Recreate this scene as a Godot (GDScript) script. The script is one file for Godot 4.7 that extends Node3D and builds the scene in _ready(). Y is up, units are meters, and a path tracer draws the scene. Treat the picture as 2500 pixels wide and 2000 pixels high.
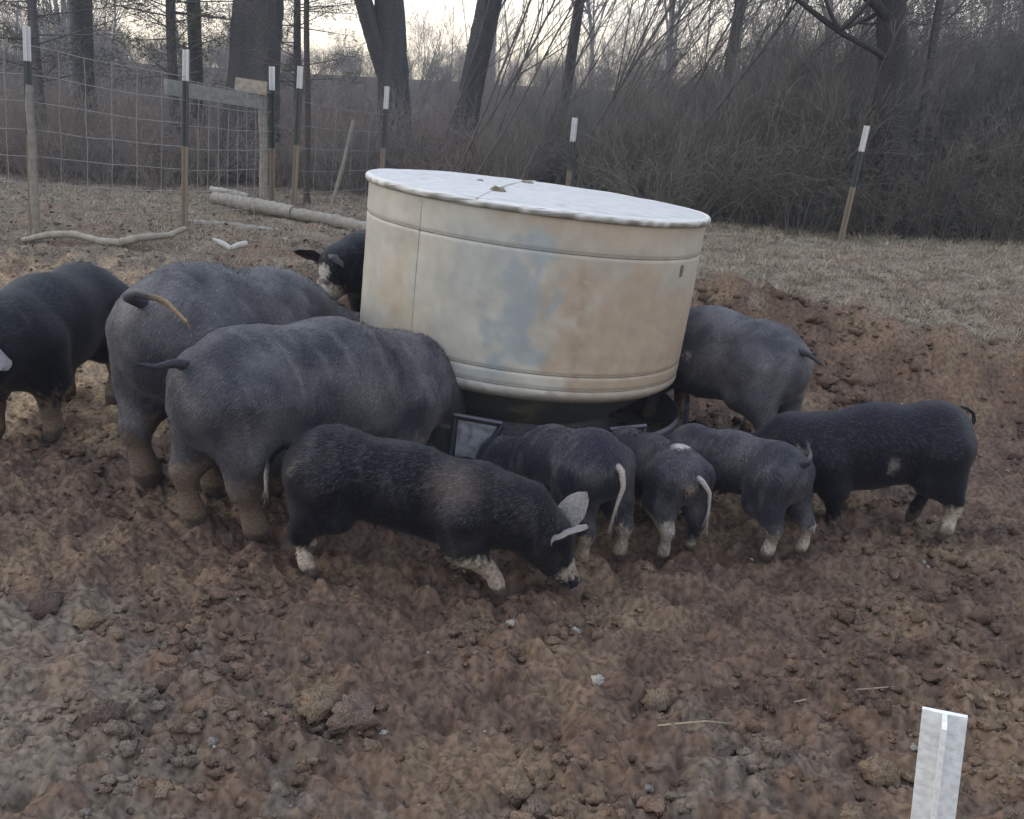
extends Node3D

# ------------------------------------------------------------------ helpers
class MB:
	var v := PackedVector3Array()
	var n := PackedVector3Array()
	var c := PackedColorArray()
	var i := PackedInt32Array()

	func vert(p: Vector3, nn: Vector3, col: Color) -> int:
		v.append(p); n.append(nn); c.append(col)
		return v.size() - 1

	# a triangle turned so that its front (clockwise) faces along its normals
	func tri(a: int, b: int, d: int) -> void:
		var g := (v[b] - v[a]).cross(v[d] - v[a])
		if g.dot(n[a] + n[b] + n[d]) > 0.0:
			i.append(a); i.append(d); i.append(b)
		else:
			i.append(a); i.append(b); i.append(d)

	func quad(a: int, b: int, d: int, e: int) -> void:
		tri(a, b, d); tri(a, d, e)

	func tube(pts: PackedVector3Array, rad: PackedFloat32Array, sides: int, col: Color, col2: Color, cap := true) -> void:
		var m := pts.size()
		var t := (pts[1] - pts[0]).normalized()
		var u := t.cross(Vector3.UP)
		if u.length() < 0.05:
			u = t.cross(Vector3.RIGHT)
		u = u.normalized()
		var start := v.size()
		for k in m:
			var tt := t
			if k < m - 1:
				tt = (pts[k + 1] - pts[k]).normalized()
			if k > 0 and k < m - 1:
				tt = (pts[k + 1] - pts[k - 1]).normalized()
			u = (u - tt * u.dot(tt)).normalized()
			var w := tt.cross(u)
			var col3 := col.lerp(col2, float(k) / (m - 1))
			for s in sides:
				var a := TAU * s / sides
				var nn := u * cos(a) + w * sin(a)
				v.append(pts[k] + nn * rad[k]); n.append(nn); c.append(col3)
			t = tt
		for k in m - 1:
			for s in sides:
				var a := start + k * sides + s
				var b := start + k * sides + (s + 1) % sides
				i.append(a); i.append(a + sides); i.append(b)
				i.append(b); i.append(a + sides); i.append(b + sides)
		if cap:
			for e in 2:
				var k := 0 if e == 0 else m - 1
				var nn := (pts[0] - pts[1]).normalized() if e == 0 else (pts[m - 1] - pts[m - 2]).normalized()
				var col3 := col if e == 0 else col2
				var q := vert(pts[k], nn, col3)
				var f := v.size()
				for s in sides:
					vert(v[start + k * sides + s], nn, col3)
				for s in sides:
					tri(q, f + s, f + (s + 1) % sides)

	func box(o: Vector3, x: Vector3, y: Vector3, z: Vector3, col: Color) -> void:
		# half axes x, y, z about o
		for f in [[x, y, z], [-x, y, z], [y, x, z], [-y, x, z], [z, x, y], [-z, x, y]]:
			var nn: Vector3 = f[0].normalized()
			var a := vert(o + f[0] - f[1] - f[2], nn, col)
			var b := vert(o + f[0] + f[1] - f[2], nn, col)
			var d := vert(o + f[0] + f[1] + f[2], nn, col)
			var e := vert(o + f[0] - f[1] + f[2], nn, col)
			quad(a, b, d, e)

	# an outline in the plane (x, y) about o, pushed along z by depth
	func prism(o: Vector3, x: Vector3, y: Vector3, z: Vector3, outline: PackedVector2Array, depth: float, col: Color) -> void:
		var m := outline.size()
		var t := Geometry2D.triangulate_polygon(outline)
		for e in 2:
			var nn := -z if e == 0 else z
			var f := v.size()
			for p in outline:
				vert(o + x * p.x + y * p.y + z * (depth * e), nn, col)
			for k in range(0, t.size(), 3):
				tri(f + t[k], f + t[k + 1], f + t[k + 2])
		var mid := Vector2.ZERO
		for p in outline: mid += p / m
		for k in m:
			var p := outline[k]
			var q := outline[(k + 1) % m]
			var e2 := (q - p).normalized()
			var nn2 := Vector2(e2.y, -e2.x)
			if Geometry2D.is_point_in_polygon((p + q) * 0.5 + nn2 * 0.0005, outline):
				nn2 = -nn2
			var nn3 := x * nn2.x + y * nn2.y
			var a := vert(o + x * p.x + y * p.y, nn3, col)
			var b := vert(o + x * q.x + y * q.y, nn3, col)
			var d := vert(o + x * q.x + y * q.y + z * depth, nn3, col)
			var e3 := vert(o + x * p.x + y * p.y + z * depth, nn3, col)
			quad(a, b, d, e3)

	# a profile of (radius, height) turned about the y axis
	func lathe(prof: PackedVector2Array, sides: int, col: Color, smooth := false) -> void:
		var m := prof.size()
		for k in m - 1:
			var p := prof[k]
			var q := prof[k + 1]
			var e := (q - p).normalized()
			var n1 := Vector2(e.y, -e.x)
			var f := v.size()
			for s in sides + 1:
				var a := TAU * s / sides
				var d := Vector3(sin(a), 0, cos(a))
				var nn := (d * n1.x + Vector3.UP * n1.y).normalized()
				vert(d * p.x + Vector3.UP * p.y, nn, col)
				vert(d * q.x + Vector3.UP * q.y, nn, col)
			for s in sides:
				quad(f + 2 * s, f + 2 * s + 1, f + 2 * s + 3, f + 2 * s + 2)

	func mesh() -> ArrayMesh:
		var a := []
		a.resize(Mesh.ARRAY_MAX)
		a[Mesh.ARRAY_VERTEX] = v; a[Mesh.ARRAY_NORMAL] = n; a[Mesh.ARRAY_COLOR] = c; a[Mesh.ARRAY_INDEX] = i
		var m := ArrayMesh.new()
		m.add_surface_from_arrays(Mesh.PRIMITIVE_TRIANGLES, a)
		return m

var rng := RandomNumberGenerator.new()
var noise_a := FastNoiseLite.new()
var noise_b := FastNoiseLite.new()
var noise_c := FastNoiseLite.new()
var cell_a := FastNoiseLite.new()
var cell_b := FastNoiseLite.new()
var M := {}
var used := {}

func rf(a: float, b: float) -> float:
	return rng.randf_range(a, b)

func lin(r: float, g: float, b: float) -> Color:   # linear value -> albedo_color
	return Color(r, g, b).linear_to_srgb()

func numbered(called: String) -> String:
	var k: int = used.get(called, 0)
	used[called] = k + 1
	return called if k == 0 else "%s_%03d" % [called, k]

func part(called: String, mesh: Mesh, mat: Material, parent: Node3D) -> MeshInstance3D:
	var o := MeshInstance3D.new()
	o.mesh = mesh
	o.material_override = mat
	o.name = called
	parent.add_child(o, true)
	return o

func tag(o: Node, label: String, category: String, group := "", kind := "") -> void:
	if label: o.set_meta("label", label)
	if category: o.set_meta("category", category)
	if group: o.set_meta("group", group)
	if kind: o.set_meta("kind", kind)

func thing(called: String, at: Vector3, label: String, category: String, group := "") -> Node3D:
	var o := Node3D.new()
	o.name = numbered(called)
	add_child(o)
	o.position = at
	tag(o, label, category, group)
	return o

func single(called: String, mesh: Mesh, mat: Material, at: Vector3, label: String, category: String, group := "", kind := "") -> MeshInstance3D:
	var o := part(numbered(called), mesh, mat, self)
	o.position = at
	tag(o, label, category, group, kind)
	return o

func noise_image(seed_: int, freq: float, size: int, contrast: float, bright: float, type := FastNoiseLite.TYPE_SIMPLEX, octaves := 5) -> Image:
	var f := FastNoiseLite.new()
	f.seed = seed_; f.frequency = freq; f.noise_type = type
	f.fractal_octaves = octaves; f.fractal_type = FastNoiseLite.FRACTAL_FBM
	var im := f.get_seamless_image(size, size)
	im.convert(Image.FORMAT_RGB8)
	im.adjust_bcs(1.0, contrast, 1.0)
	im.adjust_bcs(bright, 1.0, 1.0)
	return im

func tex(im: Image) -> ImageTexture:
	im.generate_mipmaps()
	return ImageTexture.create_from_image(im)

func normal_tex(im: Image, strength: float) -> ImageTexture:
	var m := im.duplicate() as Image
	m.clear_mipmaps()
	m.bump_map_to_normal_map(strength)
	return tex(m)

func painted(rough: float, grain: ImageTexture = null, scale := 1.0, bump: ImageTexture = null, bump_scale := 1.0, world := false) -> StandardMaterial3D:
	var m := StandardMaterial3D.new()
	m.vertex_color_use_as_albedo = true
	m.roughness = rough
	m.uv1_triplanar = true
	m.uv1_world_triplanar = world
	m.uv1_scale = Vector3.ONE * scale
	if grain: m.albedo_texture = grain
	if bump:
		m.normal_enabled = true
		m.normal_texture = bump
		m.normal_scale = bump_scale
	return m

# ------------------------------------------------------------------ terrain
func ss(a: float, b: float, x: float) -> float:
	return smoothstep(a, b, x)

func gh(x: float, z: float) -> float:
	var d := -z
	var h := 0.5 * ss(4.3, 7.2, d)
	var r := sqrt(x * x + z * z)
	h += 2.4 * ss(17.0, 48.0, r) * ss(-5.0, 10.0, d)
	h += 0.06 * noise_a.get_noise_2d(x * 0.35, z * 0.35) * ss(1.0, 6.0, d)
	# the rooted bank between the mud and the grass
	var b := d - grass_edge(x)
	h -= 0.10 * exp(-pow((b + 0.75) / 0.35, 2.0)) * ss(0.3, 1.4, x)
	h += 0.13 * exp(-pow((b + 0.15) / 0.30, 2.0)) * ss(0.3, 1.4, x) * (1.0 + 0.7 * noise_b.get_noise_2d(x * 0.8, z * 0.8))
	return h

func grass_edge(x: float) -> float:
	return 7.05 - 0.46 * x + 0.35 * noise_a.get_noise_2d(x * 0.9, 7.0)

func mud_amount(x: float, z: float) -> float:
	var d := -z
	var w := 0.35 * noise_a.get_noise_2d(x * 1.7, z * 1.7) + 0.2 * noise_b.get_noise_2d(x * 2.0, z * 2.0)
	var m := 1.0 - ss(-0.25, 0.3, d - grass_edge(x) + w * 1.6)
	m *= 1.0 - 0.75 * ss(0.0, 1.0, (-x - 0.9) + w * 2.0) * ss(4.2, 4.9, d + w)
	return m

func ground_height(x: float, z: float) -> float:
	var h := gh(x, z)
	var d := -z
	if d > 26.0 or d < 0.2 or absf(x) > 14.0:
		return h
	var m := mud_amount(x, z)
	var lump := absf(noise_b.get_noise_2d(x * 1.6, z * 1.6)) * 0.075 + absf(noise_c.get_noise_2d(x * 1.8, z * 1.8)) * 0.04
	lump += (cell_a.get_noise_2d(x, z) + 0.55) * 0.028 * ss(-0.35, 0.25, noise_a.get_noise_2d(x * 1.1 + 40.0, z * 1.1))
	lump += noise_c.get_noise_2d(x * 5.0, z * 5.0) * 0.008
	var rough := lerpf(0.45, 1.0, m) * lerpf(1.0, 0.45, ss(0.2, 1.3, -x - 0.25) * (1.0 - ss(2.1, 2.7, d)))
	# pits left by trotters and snouts
	var pit := 1.0 - ss(-1.0, -0.70, cell_b.get_noise_2d(x + 0.05 * noise_c.get_noise_2d(x, z), z))
	h -= 0.045 * pit * m * ss(-0.1, 0.25, noise_a.get_noise_2d(x * 0.9 - 20.0, z * 0.9)) * ss(1.2, 1.8, d)
	h += (lump - 0.045) * rough
	h += 0.035 * noise_a.get_noise_2d(x * 2.6, z * 2.6)
	return h

func ground_color(x: float, z: float) -> Color:
	var d := -z
	var m := mud_amount(x, z)
	var n1 := noise_a.get_noise_2d(x * 1.3 + 9.0, z * 1.3)
	var n2 := noise_b.get_noise_2d(x * 2.2 + 3.0, z * 2.2)
	var n3 := noise_c.get_noise_2d(x * 3.0, z * 3.0)
	var mud := Color(0.150, 0.100, 0.070).lerp(Color(0.090, 0.061, 0.046), clampf(0.5 + n2 * 1.1 + n3 * 0.5, 0, 1))
	mud = mud.lerp(Color(0.196, 0.137, 0.088), clampf(n1 * 1.5 - 0.08 + n3 * 0.4, 0, 0.7))
	var grass := Color(0.235, 0.195, 0.140).lerp(Color(0.145, 0.120, 0.090), clampf(0.45 + n2 * 0.9 + n3 * 0.7, 0, 1))
	grass = grass.lerp(Color(0.17, 0.105, 0.075), clampf(n1 * 1.5, 0, 0.6))
	var col := grass.lerp(mud, m)
	# dry sandy soil by the pigs on the left
	var sand := ss(0.15, 0.9, -x - 1.25 + n2 * 0.5) * ss(3.7, 4.3, d + n1 * 0.8) * (1.0 - ss(5.6, 6.4, d + n2 * 1.2))
	col = col.lerp(Color(0.38, 0.275, 0.165).lerp(Color(0.26, 0.185, 0.12), clampf(0.4 + n3 * 1.3, 0, 1)), clampf(sand, 0, 1) * 0.95)
	# grey gravelly earth near the camera on the left and at the foot of the picture
	var grit := ss(0.1, 0.9, -x - 0.35 + n2 * 0.7 + n1 * 0.4) * (1.0 - ss(2.15, 2.75, d + n1 * 0.8))
	grit = maxf(grit, (1.0 - ss(1.75, 2.05, d + n1 * 0.6 + n2 * 0.4)) * ss(-0.2, 0.3, n2 + 0.1))
	col = col.lerp(Color(0.200, 0.160, 0.118).lerp(Color(0.135, 0.112, 0.090), clampf(0.5 + n3 * 1.3, 0, 1)), clampf(grit, 0, 1) * 0.85)
	# leaf litter under the trees
	var wood := ss(9.5, 13.0, d + n1 * 3.0)
	col = col.lerp(Color(0.125, 0.092, 0.07).lerp(Color(0.09, 0.08, 0.07), clampf(0.5 + n2, 0, 1)), wood)
	return col

func build_ground() -> void:
	var rows := PackedFloat32Array()
	var d := -7.0
	while d < 78.0:
		rows.append(d)
		if d < 1.1: d += 0.6 if d < 0.4 else 0.1
		elif d < 4.0: d += 0.0095 * d * 0.85 + 0.002
		elif d < 13.0: d += 0.009 * d
		else: d += 0.06 * d
	var us := PackedFloat32Array()
	var fine := 400
	var coarse := 36
	for k in coarse: us.append(-2.0 + float(k) / coarse)
	for k in fine + 1: us.append(-1.0 + 2.0 * k / fine)
	for k in coarse: us.append(1.0 + float(k + 1) / coarse)
	var nx := us.size()
	var b := MB.new()
	for r in rows:
		var half := 0.62 * maxf(r, 0.8) + 0.35
		for u in us:
			var x := u * half
			if absf(u) > 1.0:
				var e := absf(u) - 1.0
				x = signf(u) * (half + 1.5 * e + (maxf(45.0, r * 0.9) - half) * e * e * e)
			b.v.append(Vector3(x, ground_height(x, -r), -r))
			b.c.append(ground_color(x, -r))
	var nr := rows.size()
	b.n.resize(b.v.size())
	for r in nr:
		for k in nx:
			var l := b.v[r * nx + maxi(k - 1, 0)]
			var rr := b.v[r * nx + mini(k + 1, nx - 1)]
			var f := b.v[mini(r + 1, nr - 1) * nx + k]
			var q := b.v[maxi(r - 1, 0) * nx + k]
			b.n[r * nx + k] = (rr - l).cross(f - q).normalized()
	for r in nr - 1:
		for k in nx - 1:
			var a := r * nx + k
			b.i.append(a); b.i.append(a + nx); b.i.append(a + 1)
			b.i.append(a + 1); b.i.append(a + nx); b.i.append(a + nx + 1)
	var o := part("ground", b.mesh(), M.earth, self)
	tag(o, "", "", "", "structure")

# ------------------------------------------------------------------ pigs
# unit pig: 0.70 m at the back, x forward, y up, z to its right side
func pig_mesh(p: Dictionary) -> Array:
	var s: float = p.s
	var fat: float = p.get("fat", 1.0)
	var cellsize: float = p.get("cell", 0.014)
	var bones := []   # [a, b, ra, rb, lateral squash]
	var bend: float = p.get("bend", 0.0)
	var drop: float = p.get("drop", 0.0)      # shoulder lower than hips
	var wide: float = p.get("wide", 0.92)
	var th: float = p.get("thick", 1.0)
	var up_ := 0.2 * (1.0 - th)
	var hip := Vector3(-0.02, 0.475 + up_, 0)
	var mid := Vector3(0.33, 0.462 - drop * 0.35 + up_, bend * 0.25)
	var sho := Vector3(0.64, 0.452 - drop + up_, bend)
	bones.append([hip, mid, 0.198 * th, 0.222 * fat * th, wide])
	bones.append([mid, sho, 0.222 * fat * th, 0.198 * th, wide])
	bones.append([hip + Vector3(0.1, -0.05, 0), sho + Vector3(-0.08, -0.06, 0), 0.165 * fat * th, 0.172 * fat * th, wide])
	bones.append([hip + Vector3(-0.05, -0.02, 0), hip + Vector3(0.02, 0.02, 0), 0.175 * th, 0.18 * th, wide])
	var head: Array = p.head                   # [neck, poll, nose] in unit coordinates
	bones.append([sho + Vector3(0.02, 0.01, 0), head[0], 0.182 * th, 0.158 * (0.4 + 0.6 * th), 0.92])
	bones.append([head[0], head[1], 0.158 * (0.4 + 0.6 * th), 0.118, 0.9])
	var hd: Vector3 = (head[2] - head[1])
	var hf := hd.normalized()
	var side := hf.cross(Vector3.UP).normalized()
	var hu := side.cross(hf).normalized()
	bones.append([head[1], head[1] + hd * 0.55 - hu * 0.005, 0.112, 0.066, 1.0])
	bones.append([head[1] + hd * 0.5 - hu * 0.012, head[2], 0.062, 0.047, 1.0])
	bones.append([head[1] - hu * 0.075 + hd * 0.05, head[1] + hd * 0.62 - hu * 0.055, 0.075, 0.042, 1.0])
	for q in [-1.0, 1.0]:
		bones.append([head[1] - hu * 0.03 + side * 0.055 * q, head[1] + hd * 0.25 - hu * 0.03 + side * 0.05 * q, 0.062, 0.05, 1.0])
	var feet: Array = p.feet                   # forward offsets: hind left, hind right, fore left, fore right
	var lift: Array = p.get("lift", [0.0, 0.0, 0.0, 0.0])
	var spread: float = p.get("spread", 0.115)
	var bones_legs := []
	var sk: float = p.get("shank", 1.0)
	for k in 4:
		var z := -spread if k % 2 == 0 else spread
		var f: float = feet[k]
		var up: float = lift[k]
		var ch := []
		if k < 2:
			ch = [[Vector3(-0.055, 0.46 + up_, z * 0.85), 0.150 * th], [Vector3(-0.080 + f * 0.3, 0.325, z * 1.02), 0.098 * th], [Vector3(-0.150 + f * 0.8, 0.200 + up, z * 1.02), 0.050 * sk], [Vector3(-0.128 + f, 0.085 + up, z), 0.035 * sk], [Vector3(-0.118 + f, 0.045 + up, z), 0.039 * sk], [Vector3(-0.095 + f, 0.012 + up, z), 0.036 * sk]]
			bones_legs.append([Vector3(0.0, 0.42 + up_, z * 0.9), Vector3(0.03 + f * 0.3, 0.315, z * 1.05), 0.135 * th, 0.082 * th, 1.0])
			bones_legs.append([Vector3(0.03 + f * 0.3, 0.315, z * 1.05), Vector3(-0.12 + f * 0.7, 0.225 + up, z * 1.03), 0.080 * th, 0.054 * sk, 1.0])
		else:
			var dz := bend
			ch = [[Vector3(0.60, 0.42 - drop + up_, z * 0.85 + dz), 0.135 * th], [Vector3(0.570 + f * 0.25, 0.285 - drop * 0.7, z * 1.02 + dz), 0.086 * th], [Vector3(0.595 + f * 0.75, 0.155 - drop * 0.3 + up, z + dz), 0.046 * sk], [Vector3(0.60 + f, 0.075 + up, z + dz), 0.034 * sk], [Vector3(0.605 + f, 0.045 + up, z + dz), 0.038 * sk], [Vector3(0.625 + f, 0.012 + up, z + dz), 0.036 * sk]]
		for j in ch.size() - 1:
			bones_legs.append([ch[j][0], ch[j + 1][0], ch[j][1], ch[j + 1][1], 1.0])
	bones.append_array(bones_legs)
	# field
	var cs := cellsize / s
	var lo := Vector3(1e9, 1e9, 1e9)
	var hi := -lo
	for bo in bones:
		var rr: float = maxf(bo[2], bo[3]) + 0.05
		for e in 2:
			lo = lo.min(bo[e] - Vector3.ONE * rr)
			hi = hi.max(bo[e] + Vector3.ONE * rr)
	lo.y = maxf(lo.y, -0.05)
	var nx := int((hi.x - lo.x) / cs) + 2
	var ny := int((hi.y - lo.y) / cs) + 2
	var nz := int((hi.z - lo.z) / cs) + 2
	var fld := PackedFloat32Array()
	fld.resize(nx * ny * nz)
	fld.fill(0.2)
	for bi in bones.size():
		var bo: Array = bones[bi]
		var a: Vector3 = bo[0]
		var b: Vector3 = bo[1]
		var ra: float = bo[2]
		var rb: float = bo[3]
		var sq: float = bo[4]
		var kk := 0.06 if bi < 6 else (0.035 if bi < 12 else 0.045)
		var mg := maxf(ra, rb) + kk + cs
		var blo := a.min(b) - Vector3.ONE * mg
		var bhi := a.max(b) + Vector3.ONE * mg
		var i0 := maxi(0, int((blo.x - lo.x) / cs)); var i1 := mini(nx - 1, int((bhi.x - lo.x) / cs) + 1)
		var j0 := maxi(0, int((blo.y - lo.y) / cs)); var j1 := mini(ny - 1, int((bhi.y - lo.y) / cs) + 1)
		var k0 := maxi(0, int((blo.z - lo.z) / cs)); var k1 := mini(nz - 1, int((bhi.z - lo.z) / cs) + 1)
		var ab := b - a
		ab.z /= sq
		var il := 1.0 / ab.length_squared()
		var inv := 1.0 / kk
		for ii in range(i0, i1 + 1):
			var px := lo.x + ii * cs - a.x
			for jj in range(j0, j1 + 1):
				var py := lo.y + jj * cs - a.y
				var row := (ii * ny + jj) * nz
				var h0 := px * ab.x + py * ab.y
				for kz in range(k0, k1 + 1):
					var pz := (lo.z + kz * cs - a.z) / sq
					var t := clampf((h0 + pz * ab.z) * il, 0.0, 1.0)
					var qx := px - ab.x * t
					var qy := py - ab.y * t
					var qz := pz - ab.z * t
					var dd := sqrt(qx * qx + qy * qy + qz * qz) - ra - (rb - ra) * t
					var old := fld[row + kz]
					var h := kk - absf(old - dd)
					if h > 0.0:
						dd = minf(old, dd) - h * h * 0.25 * inv
						fld[row + kz] = dd
					elif dd < old:
						fld[row + kz] = dd
	# surface nets
	var ids := PackedInt32Array()
	ids.resize(nx * ny * nz)
	ids.fill(-1)
	var verts := PackedVector3Array()
	var sy := nz
	var sx := ny * nz
	var offs := [0, sx, sy, sx + sy, 1, sx + 1, sy + 1, sx + sy + 1]
	for ii in nx - 1:
		for jj in ny - 1:
			var base := (ii * ny + jj) * nz
			for kz in nz - 1:
				var id := base + kz
				var f0 := fld[id]
				if f0 > 2.5 * cs or f0 < -2.5 * cs:
					continue
				var neg := 0
				for o in offs:
					if fld[id + o] < 0.0: neg += 1
				if neg == 0 or neg == 8:
					continue
				var acc := Vector3.ZERO
				var cnt := 0
				for e in [[0, 1], [0, 2], [0, 4], [1, 3], [1, 5], [2, 3], [2, 6], [3, 7], [4, 5], [4, 6], [5, 7], [6, 7]]:
					var fa := fld[id + offs[e[0]]]
					var fb := fld[id + offs[e[1]]]
					if (fa < 0.0) != (fb < 0.0):
						var t := fa / (fa - fb)
						var ca := Vector3(e[0] & 1, (e[0] >> 1) & 1, (e[0] >> 2) & 1)
						var cb := Vector3(e[1] & 1, (e[1] >> 1) & 1, (e[1] >> 2) & 1)
						acc += ca.lerp(cb, t)
						cnt += 1
				ids[id] = verts.size()
				verts.append(lo + (Vector3(ii, jj, kz) + acc / cnt) * cs)
	var quads := PackedInt32Array()
	for ii in range(1, nx - 1):
		for jj in range(1, ny - 1):
			var base := (ii * ny + jj) * nz
			for kz in range(1, nz - 1):
				var id := base + kz
				var f0 := fld[id]
				if f0 > 2.0 * cs or f0 < -2.0 * cs:
					continue
				var inside := f0 < 0.0
				for ax in 3:
					var st: int = [sx, sy, 1][ax]
					if (fld[id + st] < 0.0) == inside:
						continue
					var s1: int = [sy, 1, sx][ax]
					var s2: int = [1, sx, sy][ax]
					var q0 := ids[id - s1 - s2]; var q1 := ids[id - s2]; var q2 := ids[id]; var q3 := ids[id - s1]
					if q0 < 0 or q1 < 0 or q2 < 0 or q3 < 0: continue
					if inside:
						quads.append_array([q0, q3, q2, q1])
					else:
						quads.append_array([q0, q1, q2, q3])
	# one round of smoothing, then normals
	for it in 2:
		var sum := PackedVector3Array(); sum.resize(verts.size()); sum.fill(Vector3.ZERO)
		var num := PackedFloat32Array(); num.resize(verts.size()); num.fill(0.0)
		for k in range(0, quads.size(), 4):
			var ce := (verts[quads[k]] + verts[quads[k + 1]] + verts[quads[k + 2]] + verts[quads[k + 3]]) * 0.25
			for j in 4:
				sum[quads[k + j]] += ce
				num[quads[k + j]] += 1.0
		for k in verts.size():
			if num[k] > 0: verts[k] = verts[k].lerp(sum[k] / num[k], 0.6)
	var nor := PackedVector3Array(); nor.resize(verts.size()); nor.fill(Vector3.ZERO)
	var b := MB.new()
	for k in range(0, quads.size(), 4):
		var q0 := quads[k]; var q1 := quads[k + 1]; var q2 := quads[k + 2]; var q3 := quads[k + 3]
		var g := (verts[q2] - verts[q0]).cross(verts[q3] - verts[q1])
		nor[q0] -= g; nor[q1] -= g; nor[q2] -= g; nor[q3] -= g
		b.i.append_array([q0, q1, q2, q0, q2, q3])
	var seed_: float = p.get("seed", 1.0) * 13.7
	for k in verts.size():
		var nn := nor[k].normalized()
		var w := verts[k]
		# folds and unevenness of the hide
		var bump := noise_a.get_noise_3d(w.x * 7.0 + seed_, w.y * 7.0, w.z * 7.0) * 0.008 + noise_c.get_noise_3d(w.x * 9.0, w.y * 9.0 + seed_, w.z * 9.0) * 0.0022
		b.v.append((w + nn * bump) * s)
		b.n.append(nn)
		b.c.append(pig_color(p, w, seed_))
	var body_count := b.v.size()
	# ears
	var ears: Array = p.get("ears", [[0.35, 0.75, 0.55], [0.35, 0.75, 0.55]])
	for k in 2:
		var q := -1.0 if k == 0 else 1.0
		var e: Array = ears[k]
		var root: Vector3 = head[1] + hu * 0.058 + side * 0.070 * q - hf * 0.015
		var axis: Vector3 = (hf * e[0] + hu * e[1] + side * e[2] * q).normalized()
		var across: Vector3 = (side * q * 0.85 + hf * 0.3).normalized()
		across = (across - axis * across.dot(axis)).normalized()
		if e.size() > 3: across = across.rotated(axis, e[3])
		ear(b, root, axis, across, p.get("ear_len", 0.17), q, p.get("ear_wide", 0.062), s, p.get("ear_col", p.col), p.get("ear_in", Color(0.03, 0.022, 0.022)), p.get("ear_shade_edge", 9.0))
	# tail
	var tb := Vector3(-0.185, 0.565, 0)
	var pts := PackedVector3Array()
	var rad := PackedFloat32Array()
	var tl: Array = p.tail
	var cur := Curve3D.new()
	cur.add_point(Vector3(-0.13, 0.56, 0))
	for j in tl.size():
		var w: Vector3 = tb + tl[j]
		var prev: Vector3 = tb if j == 0 else tb + tl[j - 1]
		var nxt: Vector3 = w if j == tl.size() - 1 else tb + tl[j + 1]
		var dir: Vector3 = (nxt - prev) * 0.22
		cur.add_point(w, -dir, dir)
	for j in 15:
		var w := cur.sample_baked(cur.get_baked_length() * j / 14.0)
		pts.append(w * s)
		rad.append(s * p.get("tail_r", 0.016) * lerpf(2.0, 0.30, pow(j / 14.0, 0.5)))
	var tv := b.v.size()
	b.tube(pts, rad, 8, p.col, p.col)
	for j in range(tv, b.v.size()):
		var f := clampf((j - tv) / 120.0, 0.0, 1.0)
		b.c[j] = p.col.lerp(p.get("tail_tip", p.col), ss(p.get("tail_from", 0.55) - 0.12, p.get("tail_from", 0.55) + 0.12, f))
	# hair at the tail's end
	for j in 60:
		var at := pts[rng.randi_range(10, 14)]
		var dir := (pts[14] - pts[11]).normalized() + Vector3(rf(-0.35, 0.35), rf(-0.5, 0.1), rf(-0.35, 0.35))
		var sd := dir.cross(Vector3(rf(-1, 1), rf(-1, 1), rf(-1, 1))).normalized() * 0.0012
		var f := b.v.size()
		var hn := sd.cross(dir).normalized()
		for w in [at - sd, at + sd, at + dir * rf(0.025, 0.05)]:
			b.vert(w, hn, p.get("tail_tip", p.col) * rf(0.6, 1.1))
		b.tri(f, f + 1, f + 2)
	# eyes and nostrils
	for q in [-1.0, 1.0]:
		var w: Vector3 = head[1] + hd * 0.30 + hu * 0.052 + side * 0.068 * q
		ball(b, w * s, 0.013 * s, Color(0.012, 0.008, 0.006))
		var w2: Vector3 = head[2] + hf * 0.040 + side * 0.016 * q + hu * 0.002
		ball(b, w2 * s, 0.009 * s, Color(0.02, 0.012, 0.01))
	# snout disc
	var disc := PackedVector3Array([(head[2] + hf * 0.022) * s, (head[2] + hf * 0.044) * s, (head[2] + hf * 0.050) * s])
	b.tube(disc, PackedFloat32Array([0.046 * s, 0.050 * s, 0.040 * s]), 14, p.get("nose", Color(0.10, 0.07, 0.065)), p.get("nose", Color(0.10, 0.07, 0.065)))
	# bristles
	var h := MB.new()
	var hairs: int = p.get("hairs", 5000) * 2
	for k in hairs:
		var id := rng.randi_range(0, body_count - 1)
		var nn := b.n[id]
		var w := b.v[id]
		if w.y < 0.1 * s: continue
		var back := Vector3(-0.8, -0.55, 0) + Vector3(rf(-0.3, 0.3), rf(-0.3, 0.3), rf(-0.3, 0.3))
		back = (back - nn * back.dot(nn)).normalized()
		var dir := (back + nn * rf(0.12, 0.45)).normalized()
		var sd := dir.cross(nn).normalized() * rf(0.0007, 0.0014)
		var jit := back.cross(nn) * rf(-0.5, 0.5) * cellsize + back * rf(-0.5, 0.5) * cellsize
		w += jit
		var col: Color = b.c[id].lerp(Color(0.02, 0.02, 0.022), rf(0.0, 0.6))
		if rng.randf() < 0.15: col = b.c[id] * 1.9
		var len := rf(0.014, 0.032) * (0.6 + 0.4 * s)
		var f := h.v.size()
		h.v.append(w - sd - nn * 0.002); h.v.append(w + sd - nn * 0.002); h.v.append(w + dir * len)
		for j in 3:
			h.n.append(nn); h.c.append(col)
		h.tri(f, f + 1, f + 2)
	return [b.mesh(), h.mesh()]

func ball(b: MB, o: Vector3, r: float, col: Color) -> void:
	var f := b.v.size()
	for j in 7:
		var la := PI * j / 6.0
		for k in 10:
			var lo := TAU * k / 10.0
			var nn := Vector3(sin(la) * cos(lo), cos(la), sin(la) * sin(lo))
			b.vert(o + nn * r, nn, col)
	for j in 6:
		for k in 10:
			b.quad(f + j * 10 + k, f + j * 10 + (k + 1) % 10, f + (j + 1) * 10 + (k + 1) % 10, f + (j + 1) * 10 + k)

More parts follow.
